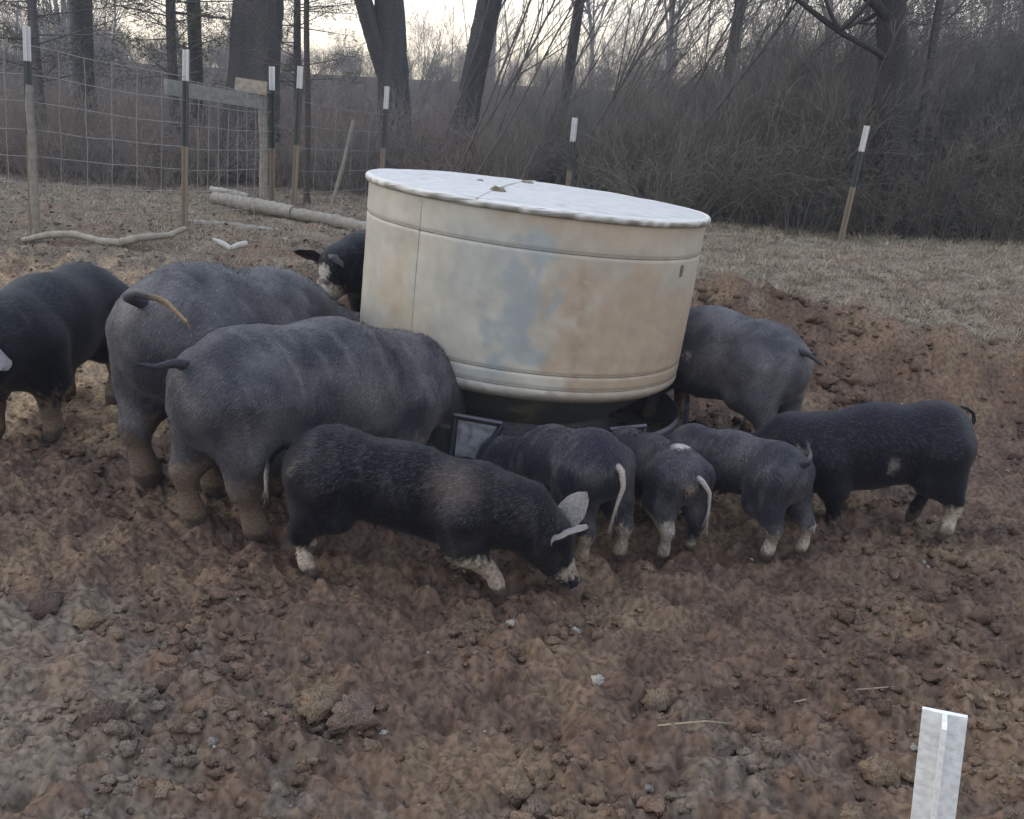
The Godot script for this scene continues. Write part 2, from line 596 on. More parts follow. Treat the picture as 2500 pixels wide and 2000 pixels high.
func ear(b: MB, root: Vector3, axis: Vector3, across: Vector3, len: float, mirror: float, wide: float, s: float, col: Color, inner: Color, rim := 9.0) -> void:
	var face := axis.cross(across).normalized() * mirror
	for sd in [-1.0, 1.0]:
		var f := b.v.size()
		for j in 9:
			var t := j / 8.0
			var w := wide * pow(maxf(1.0 - t, 0.0), 0.75) * (0.62 + 1.25 * t) + 0.002
			for k in 7:
				var u := (k - 3) / 3.0
				var cup := (u * u) * 0.030 * (1.0 - 0.5 * t) + t * t * 0.035 + noise_a.get_noise_2d(t * 3.0 + root.x * 9.0, u * 1.5) * 0.012
				var th := 0.0045 * (1.0 - 0.6 * t) * (1.0 - 0.7 * u * u)
				var pnt: Vector3 = root + axis * (len * t) + across * (w * u) + face * (cup + th * sd)
				var nn: Vector3 = (face * sd - across * (u * 0.5 * sd)).normalized()
				b.vert(pnt * s, nn, col if sd < 0 or u > rim else inner)  # where rim is set, the dark inner part is painted shade
		for j in 8:
			for k in 6:
				b.quad(f + j * 7 + k, f + j * 7 + k + 1, f + (j + 1) * 7 + k + 1, f + (j + 1) * 7 + k)

func pig_color(p: Dictionary, w: Vector3, sd: float) -> Color:
	var n1 := noise_a.get_noise_3d(w.x * 4.0 + sd, w.y * 4.0, w.z * 4.0)
	var n2 := noise_b.get_noise_3d(w.x * 3.0 + sd, w.y * 2.0, w.z * 3.0)
	var n3 := noise_c.get_noise_3d(w.x * 8.0 + sd, w.y * 5.0, w.z * 8.0)
	var col: Color = p.col
	# dried mud dust on the hide
	var dust: float = p.get("dust", 0.3)
	var amt := clampf((n1 * 0.9 + n2 * 0.45 + n3 * 0.15 + dust * 0.8 - 0.2) * 1.0, 0.0, 1.0) * dust
	col = col.lerp(p.get("dust_col", Color(0.155, 0.148, 0.15)), amt)
	var scrape := ss(0.22, 0.5, noise_c.get_noise_3d(w.x * 2.6 + w.y * 0.5 + sd, w.y * 0.45, w.z * 0.6))
	col = col.lerp(Color(0.20, 0.195, 0.195), scrape * 0.30 * dust)
	for q in p.get("spots", []):
		var dd: float = w.distance_to(q[0]) + n3 * 0.04 + n1 * 0.03
		col = col.lerp(q[2], 1.0 - ss(q[1] * q[3] if q.size() > 3 else q[1] * 0.7, q[1], dd))
	var socks: Array = p.get("socks", [0.0, 0.0, 0.0, 0.0])
	if w.y < 0.30:
		var leg := (0 if w.x < 0.28 else 2) + (0 if w.z < p.get("bend", 0.0) * (0.0 if w.x < 0.28 else 1.0) else 1)
		var top: float = socks[leg]
		if top > 0.0 and w.x < 0.86 and (w.x < 0.72 or absf(w.z - p.get("bend", 0.0)) > 0.06):
			var sc: Color = p.get("sock_col", Color(0.42, 0.36, 0.29))
			sc = sc.lerp(Color(0.20, 0.155, 0.115), clampf(0.35 + n1 * 1.2 + n3 * 0.8, 0, 0.85))
			col = col.lerp(sc, 1.0 - ss(top - 0.035, top + 0.015, w.y + n3 * 0.05 + n1 * 0.04))
		# wet mud up the shanks
		var my: float = p.get("mud_y", 0.10)
		var mm := 1.0 - ss(my - 0.03, my + 0.02, w.y + n3 * 0.09 + n1 * 0.08)
		col = col.lerp(Color(0.15, 0.108, 0.078), mm * 0.9)
	if w.y < 0.045 and w.x < 0.9: col = col.lerp(Color(0.055, 0.045, 0.038), 0.8)
	return col

func make_pig(p: Dictionary) -> void:
	var o := thing("pig", Vector3(p.x, gh(p.x, p.z) - 0.012 + p.get("y", 0.0), p.z), p.label, "pig", "pigs crowding round the feeder")
	o.rotation.y = atan2(-p.hz, p.hx)
	o.scale = Vector3(p.get("long", 1.0), 1, 1)
	var m := pig_mesh(p)
	part("body", m[0], M.hide, o)
	var hb := part("bristles", m[1], M.bristle, o)
	hb.set_meta("kind", "stuff")

func build_pigs() -> void:
	var black := Color(0.007, 0.0076, 0.0105)
	var charcoal := Color(0.034, 0.0345, 0.042)
	var pale := Color(0.42, 0.36, 0.29)
	var feed := [Vector3(0.79, 0.33, 0), Vector3(0.91, 0.24, 0), Vector3(1.02, 0.06, 0)]
	# the big grey sow in front, rump to the camera
	make_pig({"shank": 0.78, "drop": 0.07, "x": -0.93, "z": -3.22, "hx": 0.68, "hz": -0.73, "s": 1.08, "fat": 1.02, "wide": 0.94, "col": charcoal, "dust": 0.65, "seed": 1.0, "hairs": 9000,
		"head": [Vector3(0.79, 0.33, -0.04), Vector3(0.90, 0.23, -0.08), Vector3(1.00, 0.07, -0.13)], "feet": [-0.02, 0.07, 0.02, -0.05], "mud_y": 0.23,
		"tail": [Vector3(-0.05, 0.035, 0.0), Vector3(-0.10, 0.025, -0.02), Vector3(-0.14, 0.035, -0.035)], "tail_r": 0.02,
		"label": "largest grey sow, its rump and short tail toward the camera, before the feeder"})
	# the second sow, seen from behind
	make_pig({"shank": 0.76, "tail_from": 0.68, "drop": 0.2, "x": -1.24, "z": -3.66, "hx": 0.42, "hz": -0.91, "s": 1.3, "fat": 1.03, "wide": 0.98, "col": charcoal, "dust": 0.7, "seed": 2.0, "hairs": 9000,
		"head": [Vector3(0.78, 0.24, 0.02), Vector3(0.88, 0.15, 0.04), Vector3(0.97, 0.04, 0.06)], "feet": [0.0, 0.04, 0.0, 0.04], "mud_y": 0.2,
		"tail": [Vector3(-0.06, 0.05, -0.01), Vector3(-0.09, 0.07, 0.05), Vector3(-0.06, 0.06, 0.12), Vector3(-0.03, 0.0, 0.17)], "tail_r": 0.015, "tail_tip": Color(0.26, 0.19, 0.11),
		"label": "grey sow seen from behind with its tail curled up, beside the largest sow"})
	# black pig at the edge of the picture
	make_pig({"shank": 0.8, "x": -2.1, "z": -4.58, "hx": -0.06, "hz": 1.0, "s": 1.0, "fat": 0.98, "col": black, "dust": 0.12, "seed": 3.0,
		"head": [Vector3(0.76, 0.46, -0.01), Vector3(0.85, 0.45, -0.02), Vector3(0.96, 0.28, -0.02)], "feet": [0.10, 0.12, -0.05, 0.0], "mud_y": 0.2, "socks": [0.16, 0.2, 0.0, 0.0], "sock_col": Color(0.30, 0.24, 0.18),
		"tail": [Vector3(-0.04, 0.0, 0), Vector3(-0.06, -0.08, 0.01), Vector3(-0.05, -0.16, 0.02)], "ear_col": Color(0.17, 0.155, 0.15), "ears": [[0.45, 0.5, 0.75], [0.45, 0.5, 0.75]], "ear_wide": 0.075,
		"label": "black pig cut off by the picture edge, head down and turned to the camera"})
	# black shoat rooting in front
	make_pig({"shank": 0.72, "tail_from": 0.7, "thick": 0.97, "x": -0.56, "z": -2.93, "hx": 0.99, "hz": 0.10, "s": 0.72, "fat": 0.86, "wide": 0.84, "cell": 0.0105, "drop": 0.09, "col": black, "dust": 0.25, "dust_col": Color(0.10, 0.08, 0.07), "seed": 4.0, "hairs": 7000,
		"head": [Vector3(0.84, 0.34, 0.0), Vector3(0.97, 0.25, 0.01), Vector3(1.09, 0.055, 0.02)], "feet": [-0.05, 0.02, 0.02, 0.16], "mud_y": 0.03, "socks": [0.17, 0.14, 0.1, 0.19],
		"tail": [Vector3(-0.05, 0.02, 0.01), Vector3(-0.10, -0.03, 0.02), Vector3(-0.135, -0.13, 0.02), Vector3(-0.14, -0.22, 0.01)], "tail_tip": Color(0.31, 0.28, 0.25), "tail_r": 0.021,
		"ears": [[-0.45, 0.8, 0.2, 1.3], [-0.22, 0.95, 0.30, -0.68]], "ear_shade_edge": -0.1, "ear_col": Color(0.22, 0.205, 0.195), "ear_len": 0.185, "ear_wide": 0.088,  # ear insides coloured dark below a pale rim: shade painted into the colour
		"spots": [[Vector3(0.56, 0.50, 0.12), 0.17, Color(0.075, 0.058, 0.050), 0.1], [Vector3(1.06, 0.10, 0.03), 0.06, pale * 0.7]],
		"label": "black shoat with pale ears rooting in the mud nearest the camera"})
	# shoat with its rump to the right, next to the black one
	make_pig({"shank": 0.75, "tail_from": 0.2, "thick": 0.86, "drop": 0.22, "x": 0.28, "z": -3.14, "hx": -0.58, "hz": -0.81, "s": 0.68, "fat": 0.95, "cell": 0.0105, "col": Color(0.018, 0.0185, 0.025), "dust": 0.4, "seed": 5.0,
		"head": [Vector3(0.78, 0.25, 0), Vector3(0.88, 0.15, 0), Vector3(0.97, 0.05, 0)], "feet": [0.0, -0.03, 0.03, 0.0], "mud_y": 0.08, "socks": [0.2, 0.22, 0.1, 0.1], "sock_col": Color(0.33, 0.27, 0.22),
		"tail": [Vector3(-0.05, -0.02, 0.0), Vector3(-0.075, -0.10, 0.0), Vector3(-0.06, -0.2, -0.02), Vector3(-0.04, -0.30, -0.03)], "tail_tip": Color(0.30, 0.265, 0.23),
		"spots": [[Vector3(0.10, 0.52, -0.17), 0.06, Color(0.07, 0.07, 0.075), 0.1]],
		"label": "dark shoat behind the rooting one's ears, its thin pale tail hanging down"})
	make_pig({"shank": 0.72, "tail_from": 0.2, "thick": 0.84, "drop": 0.08, "x": 0.59, "z": -3.2, "hx": -0.36, "hz": -0.93, "s": 0.58, "fat": 0.9, "cell": 0.0105, "col": Color(0.021, 0.0215, 0.028), "dust": 0.4, "seed": 6.0,
		"head": feed, "feet": [-0.02, 0.06, 0.03, 0.0], "mud_y": 0.06, "socks": [0.28, 0.1, 0.1, 0.1], "sock_col": Color(0.26, 0.24, 0.22),
		"tail": [Vector3(-0.04, -0.03, 0.04), Vector3(-0.06, -0.10, 0.09), Vector3(-0.05, -0.2, 0.105), Vector3(-0.05, -0.31, 0.10)], "tail_tip": Color(0.31, 0.28, 0.25),
		"spots": [[Vector3(-0.02, 0.68, 0.0), 0.07, Color(0.38, 0.36, 0.33), 0.25], [Vector3(-0.19, 0.5, -0.02), 0.05, Color(0.15, 0.12, 0.10)]],
		"label": "dark shoat with a white patch on top of its rump, middle of the row"})
	make_pig({"shank": 0.75, "tail_from": 0.6, "thick": 0.86, "drop": 0.05, "x": 0.95, "z": -3.24, "hx": -0.62, "hz": -0.78, "s": 0.6, "fat": 0.92, "cell": 0.0105, "col": Color(0.024, 0.0245, 0.032), "dust": 0.45, "seed": 7.0,
		"head": feed, "feet": [0.02, -0.05, 0.03, 0.0], "mud_y": 0.05, "socks": [0.21, 0.21, 0.1, 0.1], "sock_col": Color(0.44, 0.40, 0.34),
		"tail": [Vector3(-0.03, 0.06, 0.0), Vector3(-0.02, 0.10, 0.02), Vector3(0.0, 0.145, 0.02)], "tail_r": 0.02, "tail_tip": Color(0.13, 0.13, 0.14),
		"label": "grey rumped shoat with white hind socks and its tail held up"})
	make_pig({"long": 0.86, "drop": 0.08, "shank": 0.8, "thick": 0.97, "x": 1.61, "z": -3.52, "hx": -0.995, "hz": -0.10, "s": 0.755, "fat": 0.95, "cell": 0.0105, "col": Color(0.009, 0.0098, 0.0145), "dust": 0.03, "seed": 8.0,
		"head": [Vector3(0.82, 0.40, 0.0), Vector3(0.95, 0.34, 0.0), Vector3(1.10, 0.18, -0.02)], "feet": [0.0, 0.10, -0.08, 0.06], "mud_y": 0.05, "socks": [0.2, 0.0, 0.0, 0.0], "sock_col": Color(0.45, 0.40, 0.32),
		"tail": [Vector3(-0.03, 0.03, 0.0), Vector3(-0.03, 0.07, 0.03), Vector3(0.01, 0.09, 0.05), Vector3(0.04, 0.10, 0.02)], "tail_r": 0.014, "ear_col": Color(0.2, 0.18, 0.16),
		"spots": [[Vector3(0.26, 0.38, -0.21), 0.055, Color(0.14, 0.13, 0.12), 0.2], [Vector3(0.80, 0.36, -0.16), 0.07, Color(0.16, 0.14, 0.12)]],
		"label": "blackest pig at the end of the row, standing sideways with one white hind foot"})
	make_pig({"shank": 0.8, "x": 1.15, "z": -4.36, "hx": -0.66, "hz": -0.75, "s": 0.9, "fat": 1.05, "wide": 1.0, "col": Color(0.045, 0.045, 0.052), "dust": 0.75, "seed": 9.0,
		"head": feed, "feet": [0.0, 0.03, 0.03, 0.0], "mud_y": 0.18,
		"tail": [Vector3(-0.05, 0.01, 0.0), Vector3(-0.09, -0.01, 0.02), Vector3(-0.12, -0.03, 0.03)], "tail_r": 0.022,
		"spots": [[Vector3(0.30, 0.48, -0.22), 0.03, Color(0.22, 0.21, 0.19)]],
		"label": "hunched grey pig standing behind the shoats, half hidden by the feeder"})
	make_pig({"x": -0.57, "z": -5.72, "hx": -0.38, "hz": 0.925, "s": 0.92, "fat": 0.95, "col": black, "dust": 0.15, "seed": 10.0,
		"head": [Vector3(0.80, 0.48, 0.0), Vector3(0.94, 0.48, 0.03), Vector3(1.06, 0.29, 0.07)], "feet": [0.0, 0.05, 0.05, -0.03], "mud_y": 0.08,
		"tail": [Vector3(-0.05, 0.0, 0.0), Vector3(-0.06, -0.08, 0.0), Vector3(-0.06, -0.16, 0.0)], "ears": [[0.1, 0.9, 0.75], [0.1, 0.9, 0.75]], "ear_col": Color(0.05, 0.05, 0.06),
		"spots": [[Vector3(1.05, 0.31, 0.06), 0.13, Color(0.42, 0.37, 0.30)], [Vector3(1.03, 0.45, 0.05), 0.05, Color(0.42, 0.38, 0.33)]],
		"label": "black pig with a pale snout peering out from behind the feeder"})

# ------------------------------------------------------------------ feeder
func tub_color(th: float, h: float) -> Color:
	# th: angle from the front, h: 0 foot, 1 rim; stains copied from the plastic wall of the tub
	var x := sin(th) if absf(th) < PI / 2 else signf(th) * (2.0 - absf(sin(th)))
	var n1 := noise_a.get_noise_2d(x * 3.0 + 5.0, h * 3.0)
	var n2 := noise_b.get_noise_2d(x * 2.5, h * 1.6 + 8.0)
	var n3 := noise_c.get_noise_2d(x * 5.0, h * 2.5)
	var col := Color(0.60, 0.575, 0.495).lerp(Color(0.53, 0.525, 0.47), clampf(0.5 + n1 * 0.8 + n3 * 0.3, 0, 1))
	var warm := ss(-0.05, 0.25, x - 0.02 + n1 * 0.35 + n2 * 0.15) * (1.0 - 0.6 * ss(0.55, 0.9, h + n2 * 0.4)) * (1.0 - 0.7 * ss(0.62, 0.8, x + n1 * 0.2) * ss(0.55, 0.7, h))
	col = col.lerp(Color(0.52, 0.40, 0.295), clampf(warm, 0, 1) * 0.85)
	var warm2 := ss(0.1, 0.35, 0.30 - absf(x + 0.72) + n1 * 0.25) * ss(0.1, 0.4, 0.55 - absf(h - 0.35) + n2 * 0.3)
	col = col.lerp(Color(0.62, 0.50, 0.35), clampf(warm2, 0, 1) * 0.6)
	col = col.lerp(Color(0.58, 0.45, 0.34), clampf(ss(0.86, 0.93, h + n3 * 0.05) * ss(-0.3, -0.1, x + n1 * 0.2), 0, 1) * 0.5)
	# blue grey wash down the middle
	var bx := x - 0.03 + (0.95 - h) * 0.16 + n2 * 0.22
	var blue := ss(0.0, 0.12, 0.17 - absf(bx) + n1 * 0.10) * ss(0.05, 0.2, h + n1 * 0.15) * (1.0 - ss(0.86, 0.95, h + n1 * 0.1))
	blue = maxf(blue, ss(0.0, 0.15, 0.25 - absf(x + 0.28 + n2 * 0.2)) * ss(0.45, 0.6, h) * (1.0 - ss(0.8, 0.92, h + n1 * 0.1)) * 0.5)
	blue = maxf(blue, ss(0.0, 0.1, 0.2 - absf(x + 0.40 + n2 * 0.2)) * (1.0 - ss(0.10, 0.16, h)) * 0.8)
	col = col.lerp(Color(0.375, 0.435, 0.465), clampf(blue, 0, 1) * 0.85)
	# rusty runs
	var run := ss(0.0, 0.05, 0.045 - absf(x - 0.27 + (h - 0.4) * 0.05 + n3 * 0.06)) * (1.0 - ss(0.5, 0.75, h + n2 * 0.3))
	run = maxf(run, ss(0.1, 0.5, n3 + 0.15) * ss(0.2, 0.5, x) * (1.0 - ss(0.3, 0.6, h + n1 * 0.3)) * 0.6)
	col = col.lerp(Color(0.40, 0.29, 0.20), clampf(run, 0, 1) * 0.6)
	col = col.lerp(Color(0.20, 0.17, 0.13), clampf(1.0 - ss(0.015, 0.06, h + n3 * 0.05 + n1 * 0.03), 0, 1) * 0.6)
	var pale_foot := 1.0 - ss(0.05, 0.08, h + n3 * 0.015)
	col = col.lerp(Color(0.56, 0.55, 0.52), pale_foot * 0.35)
	var streak := noise_c.get_noise_2d(x * 9.0, h * 0.5 + 20.0)
	var grime := clampf(n1 * 0.7 + n2 * 0.5 + streak * 0.4, 0.0, 1.0)
	col = col.lerp(Color(0.36, 0.30, 0.22), grime * 0.45)
	return col * Color(0.72, 0.705, 0.675) * (1.0 + 0.07 * n3 + 0.08 * streak)

func build_feeder() -> void:
	var at := Vector3(0.012, 0.358, -4.50)
	var o := thing("hog_feeder", at, "round cream plastic hog feeder with a white lid, tilted among the pigs", "feeder")
	o.rotation_degrees = Vector3(0, 0, -4.4)
	var R := 0.755
	var Ht := 0.765
	# wall, tessellated for its stains; two shallow grooves and a foot roll
	var b := MB.new()
	var sides := 220
	var rows := 90
	for j in rows + 1:
		var h := float(j) / rows
		var rr := R + 0.012 * h
		for g in [0.075, 0.155, 0.80]:
			rr -= 0.006 * exp(-pow((h - g) / 0.007, 2.0))
		if h < 0.05: rr -= 0.03 * pow((0.05 - h) / 0.05, 2.0)
		for k in sides + 1:
			var th := TAU * k / sides - PI
			var gr := 0.005 * exp(-pow((th + 0.66) / 0.006, 2.0)) * ss(0.05, 0.08, h) * (1.0 - ss(0.93, 0.96, h))
			var r2 := rr - gr + 0.004 * noise_a.get_noise_2d(th * 0.8, h * 1.5)
			b.vert(Vector3(sin(th) * r2, h * Ht, cos(th) * r2), Vector3(sin(th), 0, cos(th)), tub_color(th, h))
	for j in rows:
		for k in sides:
			var a := j * (sides + 1) + k
			b.i.append_array([a, a + sides + 1, a + 1, a + 1, a + sides + 1, a + sides + 2])
	for j in rows + 1:   # normals that follow the grooves
		for k in sides + 1:
			var id := j * (sides + 1) + k
			var up := b.v[mini(j + 1, rows) * (sides + 1) + k] - b.v[maxi(j - 1, 0) * (sides + 1) + k]
			var ri := b.v[j * (sides + 1) + mini(k + 1, sides)] - b.v[j * (sides + 1) + maxi(k - 1, 0)]
			b.n[id] = up.cross(ri).normalized() * (1.0 if up.cross(ri).dot(b.n[id]) > 0 else -1.0)
	part("tub", b.mesh(), M.plastic, o)
	# dark dirt lines lying in the grooves
	for g in [0.075, 0.155, 0.80]:
		b = MB.new()
		var pts := PackedVector3Array()
		var rad := PackedFloat32Array()
		for k in 121:
			var a := TAU * k / 120.0
			var rr: float = R + 0.012 * g - 0.0045 + 0.004 * noise_a.get_noise_2d((a if a < PI else a - TAU) * 0.8, g * 1.5)
			pts.append(Vector3(sin(a) * rr, g * Ht, cos(a) * rr)); rad.append(0.0026 + 0.0014 * noise_c.get_noise_1d(a * 14.0))
		b.tube(pts, rad, 6, Color(0.20, 0.19, 0.16), Color(0.20, 0.19, 0.16), false)
		part("seam", b.mesh(), M.rubber, o)
	b = MB.new()
	var vp := PackedVector3Array()
	var vr := PackedFloat32Array()
	for k in 20:
		var h := lerpf(0.08, 0.93, k / 19.0)
		var rr := R + 0.012 * h - 0.004 + 0.004 * noise_a.get_noise_2d(-0.66 * 0.8, h * 1.5)
		vp.append(Vector3(sin(-0.66) * rr, h * Ht, cos(-0.66) * rr)); vr.append(0.0018)
	b.tube(vp, vr, 5, Color(0.30, 0.29, 0.25), Color(0.30, 0.29, 0.25), false)
	part("seam", b.mesh(), M.rubber, o)
	# small slotted plug near the rim
	b = MB.new()
	var pa := 0.96
	var pd := Vector3(sin(pa), 0, cos(pa))
	var pt := Vector3(cos(pa), 0, -sin(pa))
	b.box(pd * (R + 0.010) + Vector3.UP * Ht * 0.735, pt * 0.008, Vector3.UP * 0.024, pd * 0.006, Color(0.16, 0.16, 0.14))
	part("plug", b.mesh(), M.rubber, o)
	# lid: rolled rim and a slightly domed top with a raised joint across it
	b = MB.new()
	var rim := PackedVector2Array()
	for k in 15:
		var a := -PI * 0.55 + PI * 1.25 * k / 14.0
		rim.append(Vector2(R + 0.014 + 0.016 * cos(a), Ht - 0.006 + 0.017 * sin(a)))
	var f0 := 0
	for k in rim.size():
		for s in 161:
			var a := TAU * s / 160.0
			var d := Vector3(sin(a), 0, cos(a))
			var an := -PI * 0.55 + PI * 1.25 * k / 14.0
			var wob := 0.003 * noise_a.get_noise_2d(a * 2.0, 3.0)
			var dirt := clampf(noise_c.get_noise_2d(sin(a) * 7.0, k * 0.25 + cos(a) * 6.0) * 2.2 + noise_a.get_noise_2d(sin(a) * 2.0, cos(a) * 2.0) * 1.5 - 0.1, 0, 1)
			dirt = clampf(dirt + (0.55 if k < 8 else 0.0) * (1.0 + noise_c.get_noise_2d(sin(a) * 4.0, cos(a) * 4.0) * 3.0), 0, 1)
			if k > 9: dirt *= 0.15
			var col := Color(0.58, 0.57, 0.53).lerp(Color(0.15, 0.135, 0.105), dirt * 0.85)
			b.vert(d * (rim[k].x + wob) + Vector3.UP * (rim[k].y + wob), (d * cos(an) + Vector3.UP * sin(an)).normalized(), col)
	for k in rim.size() - 1:
		for s in 160:
			var a := k * 161 + s
			b.quad(a, a + 1, a + 162, a + 161)
	var lid := part("lid", b.mesh(), M.plastic, o)
	b = MB.new()
	var rings := 26
	for j in rings + 1:
		var rr := (R + 0.016) * j / rings
		for s in 97:
			var a := TAU * s / 96.0
			var x := sin(a) * rr
			var z := cos(a) * rr
			var y := Ht + 0.010 + 0.022 * (1.0 - pow(rr / R, 2.0)) + 0.004 * noise_a.get_noise_2d(x * 2.0, z * 2.0)
			var dirt := clampf(noise_c.get_noise_2d(x * 3.0 + 3.0, z * 3.0) * 1.8 + noise_a.get_noise_2d(x * 1.4, z * 1.4 + 5.0) - 0.45, 0, 1)
			var nn := Vector3(x * 0.077, 1, z * 0.077).normalized()
			b.vert(Vector3(x, y, z), nn, Color(0.475, 0.47, 0.45).lerp(Color(0.30, 0.275, 0.225), dirt * 0.8))
	for j in rings:
		for s in 96:
			var a := j * 97 + s
			b.quad(a, a + 1, a + 98, a + 97)
	part("lid_top", b.mesh(), M.plastic, lid)
	b = MB.new()
	var jp := PackedVector3Array()
	var jr := PackedFloat32Array()
	for k in 21:
		var t := -1.0 + 2.0 * k / 20.0
		var q := Vector3(-0.13 - t * 0.12, 0, t * R * 0.98)
		jp.append(Vector3(q.x, Ht + 0.012 + 0.022 * (1.0 - (q.x * q.x + q.z * q.z) / (R * R)), q.z)); jr.append(0.004)
	b.tube(jp, jr, 6, Color(0.60, 0.58, 0.53), Color(0.5, 0.48, 0.42))
	part("lid_joint", b.mesh(), M.plastic, lid)
	for q in [[Vector3(-0.18, 0, 0.42), 0.030], [Vector3(-0.06, 0, -0.22), 0.034], [Vector3(-0.27, 0, 0.02), 0.014]]:
		b = MB.new()
		lump(b, Vector3(q[0].x, Ht + 0.030, q[0].z), q[1], 0.4, Color(0.30, 0.26, 0.20), int(q[1] * 1000.0))
		part("dirt_clump", b.mesh(), M.clod, lid)
	# cone below the tub, dark and stained
	b = MB.new()
	for j in 13:
		var t := j / 12.0
		var rr := lerpf(R - 0.045, 0.50, t)
		for s in 97:
			var a := TAU * s / 96.0 - PI
			var d := Vector3(sin(a), 0, cos(a))
			var n1 := noise_a.get_noise_2d(a * 2.2, t * 2.0)
			var stain := ss(0.0, 0.1, 0.13 - absf(a - 0.10 + 0.1 * n1))
			var col := Color(0.075, 0.075, 0.07).lerp(Color(0.20, 0.165, 0.105), clampf(stain + n1 * 0.6 - 0.1, 0, 1))
			b.vert(d * rr + Vector3.UP * (0.004 - 0.17 * t), (d * 0.75 - Vector3.UP * 0.6).normalized(), col)
	for j in 12:
		for s in 96:
			var a := j * 97 + s
			b.quad(a, a + 1, a + 98, a + 97)
	part("hopper_cone", b.mesh(), M.rubber, o)
	# trough ring on the ground
	b = MB.new()
	b.lathe(PackedVector2Array([Vector2(0.45, -0.36), Vector2(0.72, -0.37), Vector2(0.775, -0.33), Vector2(0.81, -0.15), Vector2(0.795, -0.14), Vector2(0.755, -0.29), Vector2(0.50, -0.31), Vector2(0.46, -0.17)]), 64, Color(0.10, 0.10, 0.10))
	part("trough", b.mesh(), M.rubber, o)
	# feed doors: eight grey plates in black frames round the trough
	var door_at := atan2(-0.145, 0.82)
	for k in 8:
		var a := door_at + TAU * k / 8.0
		var d := Vector3(sin(a), 0, cos(a))
		var t := Vector3(cos(a), 0, -sin(a))
		var lean := (Vector3.UP * 0.95 - d * 0.10).normalized()
		var mid := d * 0.83 + Vector3.UP * -0.155
		b = MB.new()
		var outl := PackedVector2Array([Vector2(-0.075, 0.06), Vector2(0.085, 0.06), Vector2(0.015, -0.09), Vector2(-0.07, -0.09)])
		b.prism(mid, t, lean, d.cross(Vector3.ZERO) + t.cross(lean), outl, 0.008, Color(0.20, 0.205, 0.215))
		var door := part("feed_door", b.mesh(), M.galv, o)
		b = MB.new()
		var z := t.cross(lean)
		var bars := [[Vector2(-0.095, 0.075), Vector2(0.105, 0.075)], [Vector2(0.108, 0.068), Vector2(0.01, -0.13)], [Vector2(-0.09, 0.066), Vector2(-0.085, -0.13)]]
		for q in bars:
			var p0: Vector3 = mid + t * q[0].x + lean * q[0].y + z * 0.006
			var p1: Vector3 = mid + t * q[1].x + lean * q[1].y + z * 0.006
			b.tube(PackedVector3Array([p0, p1]), PackedFloat32Array([0.012, 0.012]), 8, Color(0.035, 0.035, 0.04), Color(0.035, 0.035, 0.04))
		part("door_frame", b.mesh(), M.wet_metal, door)

func lump(b: MB, o: Vector3, r: float, flat: float, col: Color, sd: int, rows := 7, cols := 10, wild := 1.0) -> void:
	var f := b.v.size()
	for j in rows + 1:
		var la := PI * j / rows
		for k in cols:
			var a := TAU * k / cols
			var nn := Vector3(sin(la) * cos(a), cos(la), sin(la) * sin(a))
			var q := 1.0 + 1.1 * wild * noise_a.get_noise_3d(nn.x * 0.9 + sd * 7.3, nn.y * 0.9, nn.z * 0.9) + 0.55 * noise_c.get_noise_3d(nn.x * 0.7, nn.y * 0.7 + sd, nn.z * 0.7)
			b.vert(o + Vector3(nn.x, nn.y * flat, nn.z) * r * q, nn, col)
	for j in rows:
		for k in cols:
			b.quad(f + j * cols + k, f + j * cols + (k + 1) % cols, f + (j + 1) * cols + (k + 1) % cols, f + (j + 1) * cols + k)

# ------------------------------------------------------------------ loose earth
func build_earth_detail() -> void:
	var holder := Node3D.new()
	holder.name = "dirt_clods"
	add_child(holder)
	tag(holder, "loose brown clods of churned mud and gravel over the ground", "dirt", "", "stuff")
	for kind in 4:
		var b := MB.new()
		lump(b, Vector3.ZERO, 1.0, 0.72, Color.WHITE, kind * 5 + 2)
		var mm := MultiMesh.new()
		mm.transform_format = MultiMesh.TRANSFORM_3D
		mm.use_colors = true
		mm.mesh = b.mesh()
		var xf := []
		var cl := []
		for k in 5200:
			var d := 1.2 + 6.6 * pow(rng.randf(), 1.4)
			var x := rf(-1.0, 1.0) * (0.75 * d + 0.5)
			var dens := ss(-0.25, 0.45, noise_a.get_noise_2d(x * 1.1 + 40.0, -d * 1.1) + noise_b.get_noise_2d(x, d) * 0.4)
			if rng.randf() > 0.15 + dens: continue
			var m := mud_amount(x, -d)
			if rng.randf() > m + 0.12: continue
			var r := 0.005 + 0.016 * pow(rng.randf(), 3.0) * (0.35 + dens)
			if x > 0.4 and d > 4.5: r *= 1.8
			if rng.randf() < 0.03 * dens: r *= 1.7
			if d < 3.2: r *= 0.85
			var ba := Basis.from_euler(Vector3(rf(-0.5, 0.5), rf(0, TAU), rf(-0.5, 0.5))).scaled(Vector3(r * rf(0.8, 1.4), r * rf(0.7, 1.1), r * rf(0.8, 1.3)))
			xf.append(Transform3D(ba, Vector3(x, ground_height(x, -d) + r * 0.05, -d)))
			var c := ground_color(x, -d)
			var v := rf(0.75, 1.35)
			if rng.randf() < 0.025 and r < 0.016:
				c = Color(0.30, 0.275, 0.235); v = rf(0.6, 1.2)
			cl.append(Color(c.r * v, c.g * v, c.b * v))
		mm.instance_count = xf.size()
		for k in xf.size():
			mm.set_instance_transform(k, xf[k])
			mm.set_instance_color(k, cl[k])
		var o := MultiMeshInstance3D.new()
		o.multimesh = mm
		o.material_override = M.clod
		o.name = "clods"
		holder.add_child(o, true)
		o.set_meta("kind", "stuff")

